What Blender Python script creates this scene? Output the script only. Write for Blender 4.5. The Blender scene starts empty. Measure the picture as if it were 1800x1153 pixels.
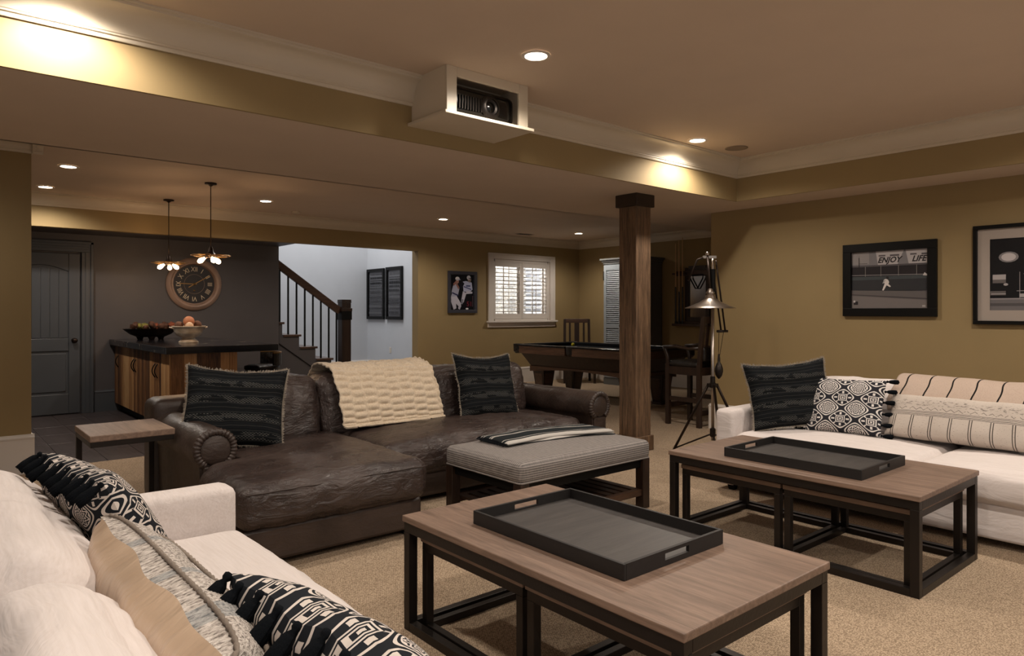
import bpy, bmesh, math, random
from mathutils import Vector, Matrix, noise
random.seed(7)
S = bpy.context.scene
COL = S.collection
PI = math.pi
R = math.radians

# ---------------------------------------------------------------- camera, world, lamps, exposure
cam_d = bpy.data.cameras.new('camera')
cam = bpy.data.objects.new('camera', cam_d); COL.objects.link(cam)
cam.location = (0, 0, 1.3)
cam.rotation_euler = (R(90), 0, R(-40.33))
cam_d.sensor_width = 36; cam_d.lens = 24.5; cam_d.shift_y = -29.5 / 1800
cam_d.clip_start = .02; cam_d.clip_end = 100
S.camera = cam
S.view_settings.view_transform = 'Standard'
S.view_settings.look = 'None'
S.view_settings.exposure = 0.0
S.view_settings.gamma = 1
S.view_settings.use_curve_mapping = False
W = bpy.data.worlds.new('world'); S.world = W; W.use_nodes = True
bg = W.node_tree.nodes['Background']
bg.inputs[0].default_value = (1.0, .95, .91, 1); bg.inputs[1].default_value = .46

WARM = (1.0, .90, .79)
def spot(loc, power, size=110, blend=.5, color=WARM, rad=.045):
    d = bpy.data.lights.new('recessed_lamp_light', 'SPOT'); d.energy = power; d.spot_size = R(size); d.spot_blend = blend
    d.color = color; d.shadow_soft_size = rad
    o = bpy.data.objects.new('recessed_lamp_light', d); COL.objects.link(o); o.location = loc
    return o
TRAY_Z, BACK_Z, SOF_Z = 2.78, 2.66, 2.387
TRAY_LAMPS = [(2.713, 2.982), (5.12, 3.554), (.48, 3.58), (.6, .9), (2.75, .8), (5.12, 1.1), (2.75, -1.2), (5.12, -1.2), (.6, -1.2)]
BACK_LAMPS = [(1.057, 7.673), (1.041, 9.095), (3.244, 8.511), (5.881, 8.497), (8.756, 8.519)]
for x, y in TRAY_LAMPS: spot((x, y, TRAY_Z - .02), 95, 155, .6)
spot((-.45, 5.95, BACK_Z - .02), 34, 155, .6)  # added unseen spot without a fixture, brightens the left stub wall
for x, y in BACK_LAMPS: spot((x, y, BACK_Z - .02), 72, 155, .6)
def area(loc, rot, sx, sy, power, color):
    d = bpy.data.lights.new('daylight', 'AREA'); d.shape = 'RECTANGLE'; d.size = sx; d.size_y = sy; d.energy = power; d.color = color
    o = bpy.data.objects.new('daylight', d); COL.objects.link(o); o.location = loc; o.rotation_euler = rot; return o
area((5.4, 11.9, 4.7), (0, 0, 0), 2.6, 2.2, 128, (1.0, 1.0, 1.0))          # daylight falling down the stairwell
area((8.42, 10.9, 2.9), (R(-42), 0, 0), 1.6, 1.0, 850, (.93, .97, 1.0))      # sky over the window well

# ---------------------------------------------------------------- materials
def lin(c):
    return tuple((v / 12.92 if v <= .04045 else ((v + .055) / 1.055) ** 2.4) for v in c)
def hexc(h):
    return lin(tuple(int(h[i:i + 2], 16) / 255 for i in (0, 2, 4)))
class NT:
    def __init__(s, name):
        s.m = bpy.data.materials.new(name); s.m.use_nodes = True
        s.t = s.m.node_tree; s.b = s.t.nodes['Principled BSDF']
    def n(s, typ, **kw):
        nd = s.t.nodes.new(typ)
        for k, v in kw.items():
            if k.startswith('i_'):
                key = k[2:]; key = int(key) if key.isdigit() else key.replace('_', ' ')
                inp = nd.inputs[key]
                if hasattr(v, 'links') or isinstance(v, bpy.types.NodeSocket): s.t.links.new(v, inp)
                else: inp.default_value = v
            else: setattr(nd, k, v)
        return nd
    def L(s, a, b): s.t.links.new(a, b)
    def math(s, op, a, b=None, c=None):
        nd = s.t.nodes.new('ShaderNodeMath'); nd.operation = op
        for i, v in enumerate((a, b, c)):
            if v is None: continue
            if isinstance(v, (int, float)): nd.inputs[i].default_value = v
            else: s.t.links.new(v, nd.inputs[i])
        return nd.outputs[0]
    def ramp(s, fac, stops, interp='LINEAR'):
        r = s.t.nodes.new('ShaderNodeValToRGB'); r.color_ramp.interpolation = interp
        el = r.color_ramp.elements
        while len(el) < len(stops): el.new(.5)
        for e, (p, c) in zip(el, stops):
            e.position = p; e.color = (c[0], c[1], c[2], 1)
        s.t.links.new(fac, r.inputs[0]); return r.outputs[0]
    def mix(s, fac, a, b):
        nd = s.t.nodes.new('ShaderNodeMix'); nd.data_type = 'RGBA'
        for i, v in ((0, fac), (6, a), (7, b)):
            if isinstance(v, (int, float)): nd.inputs[i].default_value = v
            elif isinstance(v, tuple): nd.inputs[i].default_value = (v[0], v[1], v[2], 1)
            else: s.t.links.new(v, nd.inputs[i])
        return nd.outputs[2]
    def coord(s, kind='Object', scale=(1, 1, 1), rot=(0, 0, 0)):
        tc = s.t.nodes.new('ShaderNodeTexCoord'); mp = s.t.nodes.new('ShaderNodeMapping')
        mp.inputs['Scale'].default_value = scale; mp.inputs['Rotation'].default_value = rot
        s.t.links.new(tc.outputs[kind], mp.inputs[0]); return mp.outputs[0]
    def noise(s, vec, scale, detail=3, rough=.5, dist=0):
        nd = s.n('ShaderNodeTexNoise', i_Scale=scale, i_Detail=detail, i_Roughness=rough, i_Distortion=dist)
        s.L(vec, nd.inputs['Vector']); return nd.outputs['Fac']
    def bump(s, h, strength=.3, dist=.01, chain=None):
        nd = s.n('ShaderNodeBump', i_Strength=strength, i_Distance=dist)
        s.L(h, nd.inputs['Height'])
        if chain is not None: s.L(chain, nd.inputs['Normal'])
        return nd.outputs[0]
    def out(s, color=None, rough=None, normal=None, metal=None, spec=None, sheen=None):
        b = s.b
        def st(k, v):
            if v is None: return
            if isinstance(v, (int, float)): b.inputs[k].default_value = v
            elif isinstance(v, tuple): b.inputs[k].default_value = (v[0], v[1], v[2], 1)
            else: s.t.links.new(v, b.inputs[k])
        st('Base Color', color); st('Roughness', rough); st('Normal', normal); st('Metallic', metal); st('Specular IOR Level', spec)
        if sheen: b.inputs['Sheen Weight'].default_value = sheen
        return s.m

def plain(name, c, rough=.6, metal=0, spec=.5, var=.06, bscale=60, bstr=.05):
    k = NT(name); v = k.coord()
    f = k.noise(v, 3, 4)
    c1 = tuple(x * (1 - var) for x in c); c2 = tuple(min(1, x * (1 + var)) for x in c)
    nb = k.noise(v, bscale, 3)
    return k.out(k.ramp(f, [(.3, c1), (.7, c2)]), rough, k.bump(nb, bstr, .004), metal, spec)
def wood(name, dark, light, axis='Y', scale=1.0, rough=.45, stripes=.0, bstr=.15):
    k = NT(name)
    st = {'X': (.6, 9, 9), 'Y': (9, .6, 9), 'Z': (9, 9, .6)}[axis]
    v = k.coord('Object', tuple(a * scale for a in st))
    a = k.noise(v, 3.2, 6, .65, .6)
    fine = k.noise(v, 16, 4, .7)
    f = k.math('ADD', k.math('MULTIPLY', a, .7), k.math('MULTIPLY', fine, .3))
    return k.out(k.ramp(f, [(.32, dark), (.5, tuple((x + y) / 2 for x, y in zip(dark, light))), (.66, light)]), rough, k.bump(fine, bstr, .003))
def emit(name, c, s):
    k = NT(name); k.b.inputs['Emission Color'].default_value = (*c, 1); k.b.inputs['Emission Strength'].default_value = s
    k.b.inputs['Base Color'].default_value = (*c, 1); return k.m
M = {}
M['wall'] = plain('olive_wall_paint', hexc('947f58'), .75, bscale=180, bstr=.03, var=.03)
M['ceiling'] = plain('ceiling_paint', hexc('cab8a5'), .85, bscale=120, bstr=.02, var=.02)
M['trim'] = plain('cream_trim_paint', hexc('c9bda9'), .42, var=.02, bstr=.01)
M['white'] = plain('white_trim_paint', hexc('d8d0c8'), .4, var=.02, bstr=.01)
M['dark_wall'] = plain('charcoal_wall_paint', hexc('4a4647'), .5, var=.04, bscale=180, bstr=.03)
M['dark_trim'] = plain('charcoal_gloss_paint', hexc('43464a'), .35, var=.03, bstr=.01)
M['stair_wall'] = plain('pale_grey_wall_paint', hexc('c4c6ca'), .8, var=.02, bstr=.02)
M['black'] = plain('black_paint', hexc('0b0a09'), .45, var=.05, spec=.2)
M['black_gloss'] = plain('black_gloss', hexc('0c0b0b'), .18, var=.05, bstr=0)
M['iron'] = plain('dark_iron', hexc('2f2a27'), .40, metal=.75, var=.15, bscale=90, bstr=.12)
M['bronze'] = plain('dark_bronze', hexc('2a1f18'), .4, metal=.7, var=.1)
M['brass'] = plain('aged_brass', hexc('a58050'), .35, metal=1, var=.1)
M['chrome'] = plain('brushed_nickel', hexc('b5aca4'), .28, metal=1, var=.06)
M['top_wood'] = wood('weathered_oak_veneer', hexc('59463a'), hexc('8b7363'), 'Y', 1.3, .5, bstr=.08)
M['top_edge'] = wood('weathered_oak_edge', hexc('33261d'), hexc('7a6654'), 'Y', 2.2, .6, bstr=.3)
M['tray_wood'] = wood('charcoal_stained_wood', hexc('343130'), hexc('4c4846'), 'X', 1.2, .45, bstr=.05)
M['tray_side'] = wood('black_stained_wood', hexc('0f0c0b'), hexc('1b1716'), 'Y', 1.2, .55, bstr=.05)
M['dark_wood'] = wood('dark_walnut', hexc('18100c'), hexc('38261c'), 'Z', 1.2, .38, bstr=.06)
M['dark_wood_y'] = wood('dark_walnut_rail', hexc('38271d'), hexc('6f523e'), 'Y', 1.2, .36, bstr=.06)
M['dark_wood_x'] = wood('dark_walnut_rail_short', hexc('2c1d15'), hexc('553c2d'), 'X', 1.2, .36, bstr=.06)
M['post_wood'] = wood('rough_sawn_timber', hexc('2a1d14'), hexc('86684d'), 'Z', 1.5, .62, bstr=.9)
M['post_cap'] = wood('dark_timber_cap', hexc('1d130d'), hexc('352418'), 'X', 1.1, .55, bstr=.3)
M['armoire'] = plain('grey_painted_wood', hexc('5c5d5c'), .5, var=.05)  # wardrobe body: same paint as its doors, with shade darkened into the colour
M['armoire_light'] = plain('light_grey_painted_wood', hexc('8d949a'), .45, var=.04)  # wardrobe doors: same paint, lightened and blued to carry the window light
M['picture_glass'] = None
M['rubber'] = plain('black_rubber', hexc('0a0a0a'), .6)
M['bulb'] = emit('warm_bulb', (1.0, .62, .32), 22)
M['lamp_disc'] = emit('recessed_lamp_lens', (1.0, .86, .68), 30)
M['tassel'] = plain('black_tassel_yarn', hexc('0e1115'), .95, spec=.1, var=.3, bscale=220, bstr=.5)
M['fringe'] = plain('frayed_fringe_yarn', hexc('8f8578'), .95, spec=.1, var=.25, bscale=300, bstr=.6)
M['felt'] = plain('black_felt', hexc('1a1d22'), .95, spec=.1, var=.08, bscale=400, bstr=.2)

def leather(name, dark, light, rough=.36, wr=1.0):
    k = NT(name); v = k.coord()
    big = k.noise(v, 3.0, 5, .6, .5)
    v2 = k.coord('Object', (2.0, 7, 5), (0, 0, .5))
    wr1 = k.noise(v2, 3.0, 5, .6, 1.8)
    grain = k.n('ShaderNodeTexVoronoi', i_Scale=260); k.L(v, grain.inputs['Vector'])
    fine = k.noise(k.coord('Object', (4, 15, 10), (0, .2, .9)), 2.2, 4, .6, 1.6)
    b1 = k.bump(wr1, .55 * wr, .035); b1 = k.bump(fine, .30 * wr, .014, b1)
    b2 = k.bump(grain.outputs['Distance'], .10, .002, b1)
    rr = k.ramp(big, [(.3, (rough - .08,) * 3), (.7, (rough + .14,) * 3)])
    return k.out(k.ramp(big, [(.3, dark), (.72, light)]), rr, b2, 0, .5)
M['leather'] = leather('distressed_brown_leather', hexc('2a211f'), hexc('4d403b'), .27)
M['leather_arm'] = leather('brown_leather_arm', hexc('2a211d'), hexc('43352e'), .38, .35)
M['black_leather'] = leather('black_leather', hexc('0d0a09'), hexc('1c1613'), .3, .5)

def linen(name, c, c2, sc=900, crease=.35, rough=.85):
    k = NT(name); v = k.coord()
    wx = k.n('ShaderNodeTexWave', wave_type='BANDS', bands_direction='X', i_Scale=sc / 6, i_Distortion=1.5, i_Detail=2); k.L(v, wx.inputs['Vector'])
    wz = k.n('ShaderNodeTexWave', wave_type='BANDS', bands_direction='DIAGONAL', i_Scale=sc / 7, i_Distortion=1.5, i_Detail=2); k.L(v, wz.inputs['Vector'])
    f = k.math('MULTIPLY', k.math('ADD', wx.outputs['Fac'], wz.outputs['Fac']), .5)
    slub = k.noise(k.coord('Object', (1.2, 30, 30)), 4, 3)
    f2 = k.math('ADD', k.math('MULTIPLY', f, .25), k.math('MULTIPLY', slub, .75))
    cr = k.noise(k.coord('Object', (2.5, 6, 6), (0, .2, .4)), 1.6, 4, .55, 1.0)
    b = k.bump(cr, crease, .03); b = k.bump(f, .05, .0008, b)
    return k.out(k.ramp(f2, [(.3, c2), (.65, c)]), rough, b, 0, .25, .15)
M['linen'] = linen('oatmeal_linen', hexc('dcd3d0'), hexc('d0c6c1'))
def satin():
    k = NT('beige_satin'); cr = k.noise(k.coord('Object', (7, 2, 2), (0, .3, .2)), 2.2, 3, .5, .6)
    return k.out(k.ramp(cr, [(.3, hexc('b9a18a')), (.7, hexc('c9b199'))]), .36, k.bump(cr, .5, .03), 0, .5)
M['satin'] = satin()

def carpet():
    k = NT('tan_loop_carpet'); v = k.coord('Object', (1, 1, 1), (0, 0, .3))
    vo = k.n('ShaderNodeTexVoronoi', i_Scale=105, i_Randomness=.55); k.L(k.coord('Object', (1, 1.6, 1), (0, 0, .35)), vo.inputs['Vector'])
    big = k.noise(v, 1.6, 3)
    fine = k.noise(v, 130, 2)
    f = k.math('ADD', k.math('MULTIPLY', vo.outputs['Distance'], .8), k.math('MULTIPLY', fine, .35))
    c = k.ramp(f, [(.22, hexc('cdb89f')), (.5, hexc('a6927b')), (.8, hexc('6f5f4f'))])
    c = k.mix(k.math('MULTIPLY', big, .25), c, hexc('b29d86'))
    return k.out(c, .95, k.bump(f, -.9, .006), 0, .1)
M['carpet'] = carpet()
def tile_m():
    k = NT('dark_slate_tile'); v = k.coord('Object', (14, 1.2, 1))
    f = k.noise(v, 2.2, 5, .6)
    return k.out(k.ramp(f, [(.3, hexc('332d2d')), (.7, hexc('4a4243'))]), .38, k.bump(f, .1, .003))
M['tile'] = tile_m()
M['grout'] = plain('grey_grout', hexc('75706e'), .9)

def ottoman_fabric():
    k = NT('grey_ribbed_fabric'); v = k.coord('Object', (1, 1, 1))
    w = k.n('ShaderNodeTexWave', wave_type='BANDS', bands_direction='Y', i_Scale=21, i_Distortion=.6, i_Detail=3, i_Detail_Scale=8); k.L(v, w.inputs['Vector'])
    wz = k.n('ShaderNodeTexWave', wave_type='BANDS', bands_direction='Z', i_Scale=24, i_Distortion=.8, i_Detail=3, i_Detail_Scale=8); k.L(v, wz.inputs['Vector'])
    n = k.noise(k.coord('Object', (90, 6, 6)), 4, 3)
    geo = k.n('ShaderNodeNewGeometry'); sp = k.n('ShaderNodeSeparateXYZ'); k.L(geo.outputs['Normal'], sp.inputs[0])
    up = k.math('MULTIPLY', k.math('ABSOLUTE', sp.outputs[2]), k.math('ABSOLUTE', sp.outputs[2]))
    wm = k.math('ADD', k.math('MULTIPLY', w.outputs['Fac'], up), k.math('MULTIPLY', wz.outputs['Fac'], k.math('SUBTRACT', 1.0, up)))
    f = k.math('ADD', k.math('MULTIPLY', wm, .5), k.math('MULTIPLY', n, .5))
    return k.out(k.ramp(f, [(.22, hexc('5a5654')), (.5, hexc('7c7673')), (.78, hexc('9c9590'))]), .9, k.bump(f, .3, .003), 0, .2)
M['ottoman'] = ottoman_fabric()

def uvsplit(k, su=1, sv=1, ou=0, ov=0):
    tc = k.t.nodes.new('ShaderNodeTexCoord'); sp = k.t.nodes.new('ShaderNodeSeparateXYZ'); k.L(tc.outputs['UV'], sp.inputs[0])
    u = k.math('MULTIPLY_ADD', sp.outputs[0], su, ou); v = k.math('MULTIPLY_ADD', sp.outputs[1], sv, ov)
    return u, v, tc.outputs['UV']
def mosaic(name, ink, pale, nu=2.5, nv=2.0):
    """block printed lattice: ogee cells holding ringed medallions and nested squares"""
    k = NT(name); u, v, uv = uvsplit(k, nu, nv, .25, .0)
    cu = k.math('COSINE', k.math('MULTIPLY', u, 2 * PI)); cv = k.math('COSINE', k.math('MULTIPLY', v, 2 * PI))
    f = k.math('ADD', cu, cv)                                   # 2 at medallion centres, -2 at square centres
    af = k.math('ABSOLUTE', f)
    lat = k.math('LESS_THAN', k.math('ABSOLUTE', k.math('SUBTRACT', af, .34)), .13)      # twin lattice lines
    lat2 = k.math('LESS_THAN', k.math('ABSOLUTE', k.math('SUBTRACT', f, .86)), .09)
    du = k.math('PINGPONG', k.math('ADD', u, .0), .5); dv = k.math('PINGPONG', k.math('ADD', v, .0), .5)
    r = k.math('SQRT', k.math('ADD', k.math('MULTIPLY', du, du), k.math('MULTIPLY', dv, dv)))
    ang = k.math('ARCTAN2', dv, du)
    petals = k.math('MULTIPLY', k.math('COSINE', k.math('MULTIPLY', ang, 8)), .035)
    rr = k.math('ADD', r, petals)
    rings = k.math('GREATER_THAN', k.math('SINE', k.math('MULTIPLY', rr, 2 * PI / .085)), .05)
    inr = k.math('LESS_THAN', r, .27)
    med = k.math('MULTIPLY', rings, inr)
    eu = k.math('SUBTRACT', .5, du); ev = k.math('SUBTRACT', .5, dv)
    sq = k.math('MAXIMUM', eu, ev)
    sqr = k.math('MULTIPLY', k.math('GREATER_THAN', k.math('SINE', k.math('MULTIPLY', sq, 2 * PI / .062)), .0), k.math('LESS_THAN', sq, .155))
    cross = k.math('MULTIPLY', k.math('LESS_THAN', k.math('MINIMUM', eu, ev), .035), k.math('MULTIPLY', k.math('GREATER_THAN', sq, .19), k.math('LESS_THAN', sq, .30)))
    dots = k.math('MULTIPLY', k.math('LESS_THAN', k.math('ABSOLUTE', k.math('SUBTRACT', eu, ev)), .03), k.math('MULTIPLY', k.math('GREATER_THAN', sq, .17), k.math('LESS_THAN', sq, .23)))
    w = lat
    for q in (lat2, med, sqr, cross, dots): w = k.math('MAXIMUM', w, q)
    nz = k.noise(uv, 26, 3)
    wv = k.math('MULTIPLY', w, k.math('MULTIPLY_ADD', nz, .35, .75))
    n2 = k.noise(uv, 220, 2)
    return k.out(k.mix(wv, ink, pale), .9, k.bump(k.math('ADD', k.math('MULTIPLY', w, .5), k.math('MULTIPLY', n2, .5)), .25, .002), 0, .15)
M['mosaic'] = mosaic('block_print_cotton', hexc('1c1f24'), hexc('d2c8c0'), 4.2, 3.6)
M['mosaic_small'] = mosaic('block_print_cotton_small', hexc('2b2b31'), hexc('e0dad5'), 2.5, 2.5)

def navy():
    k = NT('charcoal_batik_cotton'); u, v, uv = uvsplit(k)
    wob = k.noise(uv, 3, 2); vv = k.math('MULTIPLY_ADD', wob, .05, v)
    band = k.noise(k.n('ShaderNodeCombineXYZ', i_X=0.0, i_Y=vv).outputs[0], 7.5, 3, .6)
    ink = k.ramp(band, [(.3, hexc('090a0b')), (.5, hexc('101214')), (.7, hexc('1b1d20'))])
    stripe = k.math('LESS_THAN', k.math('ABSOLUTE', k.math('SUBTRACT', k.math('FRACT', k.math('MULTIPLY', vv, 4.4)), .5)), .20)
    cells = k.n('ShaderNodeTexChecker', i_Scale=1); mp = k.n('ShaderNodeMapping'); mp.inputs['Scale'].default_value = (58, 70, 1); k.L(uv, mp.inputs[0]); k.L(mp.outputs[0], cells.inputs['Vector'])
    patch = k.math('GREATER_THAN', k.noise(k.coord('UV', (4, 11, 1)), 1.3, 2), .47)
    key = k.math('MULTIPLY', k.math('MULTIPLY', stripe, patch), k.math('MULTIPLY', cells.outputs['Fac'], k.math('GREATER_THAN', k.noise(uv, 60, 2), .36)))
    thin = k.math('MULTIPLY', k.math('LESS_THAN', k.math('FRACT', k.math('MULTIPLY', vv, 17.6)), .12), .18)
    c = k.mix(k.math('MAXIMUM', k.math('MULTIPLY', key, .42), thin), ink, hexc('666562'))
    n2 = k.noise(uv, 160, 2)
    rib = k.math('ADD', k.math('MULTIPLY', band, 1.0), k.math('MULTIPLY', n2, .15))
    return k.out(c, .9, k.bump(rib, .5, .012), 0, .15)
M['navy'] = navy()

def woven(name, stripes_v=True):
    """cream woven lumbar cloth: upper zigzag band, triple line, lower half cut in panels by line pairs"""
    k = NT(name); u, v, uv = uvsplit(k)
    pale = hexc('c0b5ab'); ink = hexc('4c4743')
    def line(x, c, w): return k.math('LESS_THAN', k.math('ABSOLUTE', k.math('SUBTRACT', x, c)), w)
    w = line(v, .50, .006)
    for c in (.535, .565, .47): w = k.math('MAXIMUM', w, line(v, c, .005))
    fu = k.math('FRACT', k.math('MULTIPLY', u, 8.0))
    pan = k.math('MAXIMUM', line(fu, .42, .022), line(fu, .54, .022))
    pan = k.math('MULTIPLY', pan, k.math('LESS_THAN', v, .46))
    zz = k.math('PINGPONG', k.math('MULTIPLY', u, 20), .5)
    zz1 = k.math('MULTIPLY', line(k.math('MULTIPLY_ADD', zz, .12, .60), v, .007) if False else k.math('LESS_THAN', k.math('ABSOLUTE', k.math('SUBTRACT', k.math('MULTIPLY_ADD', zz, .12, .60), v)), .007), k.math('GREATER_THAN', k.noise(uv, 24, 1), .42))
    blot = k.math('MULTIPLY', k.math('GREATER_THAN', k.noise(uv, 30, 3, .7), .56), k.math('MULTIPLY', k.math('GREATER_THAN', v, .70), k.math('LESS_THAN', v, .84)))
    speck = k.math('MULTIPLY', k.math('GREATER_THAN', k.noise(uv, 55, 3, .8), .63), .6)
    for q in (pan, k.math('MULTIPLY', zz1, .8), k.math('MULTIPLY', blot, .6), speck): w = k.math('MAXIMUM', w, q)
    n2 = k.noise(uv, 150, 2)
    return k.out(k.mix(w, pale, ink), .9, k.bump(k.math('ADD', n2, k.math('MULTIPLY', w, .4)), .4, .003), 0, .15)
M['woven'] = woven('cream_woven_cloth')
def nubby():
    k = NT('cream_nubby_weave'); u, v, uv = uvsplit(k)
    loops = k.noise(k.coord('UV', (70, 44, 1)), 1.6, 3, .7)
    bandn = k.noise(k.n('ShaderNodeCombineXYZ', i_X=k.math('MULTIPLY', u, 2.0), i_Y=0.0).outputs[0], 4, 2)
    blue = k.math('MULTIPLY', k.math('GREATER_THAN', bandn, .56), .45)
    c = k.ramp(loops, [(.36, hexc('6b645f')), (.47, hexc('b3aaa2')), (.6, hexc('d6cec7'))])
    c = k.mix(blue, c, hexc('76838a'))
    return k.out(c, .95, k.bump(loops, .9, .01), 0, .1)
M['nubby'] = nubby()
def throw_stripe():
    k = NT('striped_cotton_throw'); u, v, uv = uvsplit(k)
    pale = hexc('b5a294'); ink = hexc('1c1918')
    st = k.math('LESS_THAN', k.math('ABSOLUTE', k.math('SUBTRACT', k.math('FRACT', k.math('MULTIPLY', u, 9.0)), .5)), .035)
    dots = k.n('ShaderNodeTexVoronoi', i_Scale=1.0); k.L(k.coord('UV', (240, 60, 1)), dots.inputs['Vector'])
    n = k.math('MULTIPLY', k.math('LESS_THAN', dots.outputs['Distance'], .3), .25)
    c = k.mix(n, pale, hexc('8d7a6b')); c = k.mix(st, c, ink)
    return k.out(c, .9, k.bump(dots.outputs['Distance'], .4, .003), 0, .15)
M['throw_stripe'] = throw_stripe()
def throw_dark():
    k = NT('charcoal_striped_wool'); u, v, uv = uvsplit(k)
    ink = hexc('24282a'); pale = hexc('b5b0aa')
    def line(c, w): return k.math('LESS_THAN', k.math('ABSOLUTE', k.math('SUBTRACT', v, c)), w)
    w = line(.03, .065)
    for c, q in ((.19, .014), (.62, .022), (.68, .012), (.86, .012), (.93, .010)): w = k.math('MAXIMUM', w, line(c, q))
    n = k.noise(uv, 180, 2)
    return k.out(k.mix(w, ink, pale), .95, k.bump(n, .5, .003), 0, .1)
M['throw_dark'] = throw_dark()
def fur():
    k = NT('cream_chenille_fur'); v = k.coord()
    f = k.noise(v, 90, 4, .7)
    return k.out(k.ramp(f, [(.3, hexc('c4ae94')), (.7, hexc('e2d2ba'))]), 1.0, k.bump(f, .6, .008), 0, .05, .5)
M['fur'] = fur()
def planks():
    k = NT('reclaimed_plank_wood')
    v = k.coord('Object', (1, 1, 1)); oi = k.n('ShaderNodeObjectInfo')
    g = k.noise(k.coord('Object', (20, 20, 1.6)), 2.6, 6, .65, .5)
    f = k.math('ADD', k.math('MULTIPLY', g, .55), k.math('MULTIPLY', oi.outputs['Random'], .45))
    c = k.ramp(f, [(.22, hexc('3c2517')), (.42, hexc('7a5230')), (.6, hexc('ad8052')), (.8, hexc('caa273'))])
    return k.out(c, .5, k.bump(g, .3, .004))
M['plank'] = planks()
def stone_top():
    k = NT('black_soapstone'); v = k.coord()
    n = k.noise(v, 2.2, 4, .5, 1.4)
    vein = k.math('LESS_THAN', k.math('ABSOLUTE', k.math('SUBTRACT', n, .60)), .004)
    return k.out(k.mix(vein, hexc('15151a'), hexc('9b8f80')), .13, None, 0, .6)
M['stone'] = stone_top()
def ceramic():
    k = NT('glazed_ceramic'); f = k.noise(k.coord(), 9, 3)
    return k.out(k.ramp(f, [(.35, hexc('b09c84')), (.65, hexc('ddd0bd'))]), .3, None, 0, .5)
M['ceramic'] = ceramic()
def outside():
    k = NT('pale_ledge_stone'); b = k.n('ShaderNodeTexBrick', i_Scale=5.0, i_Mortar_Size=.02)
    b.inputs['Color1'].default_value = (.9, .9, .9, 1); b.inputs['Color2'].default_value = (.45, .46, .48, 1); b.inputs['Mortar'].default_value = (.12, .12, .13, 1)
    mp = k.n('ShaderNodeMapping'); mp.inputs['Rotation'].default_value = (R(90), 0, 0); tc = k.n('ShaderNodeTexCoord')
    k.L(tc.outputs['Object'], mp.inputs[0]); k.L(mp.outputs[0], b.inputs['Vector'])
    return k.out(b.outputs['Color'], .8, k.bump(b.outputs['Fac'], -.4, .02))
M['ledge_stone'] = outside()
def glassm(name, rough=.02, ior=1.45, tint=(1, 1, 1)):
    m = bpy.data.materials.new(name); m.use_nodes = True; t = m.node_tree; t.nodes.clear()
    o = t.nodes.new('ShaderNodeOutputMaterial'); tr = t.nodes.new('ShaderNodeBsdfTransparent'); gl = t.nodes.new('ShaderNodeBsdfGlossy')
    fr = t.nodes.new('ShaderNodeFresnel'); fr.inputs[0].default_value = ior; gl.inputs['Roughness'].default_value = rough
    tr.inputs[0].default_value = (*tint, 1)
    mx = t.nodes.new('ShaderNodeMixShader'); t.links.new(fr.outputs[0], mx.inputs[0]); t.links.new(tr.outputs[0], mx.inputs[1]); t.links.new(gl.outputs[0], mx.inputs[2]); t.links.new(mx.outputs[0], o.inputs[0])
    return m
M['glass'] = glassm('window_glass')
M['museum_glass'] = glassm('matt_picture_glass', .1, 1.12)

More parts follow.
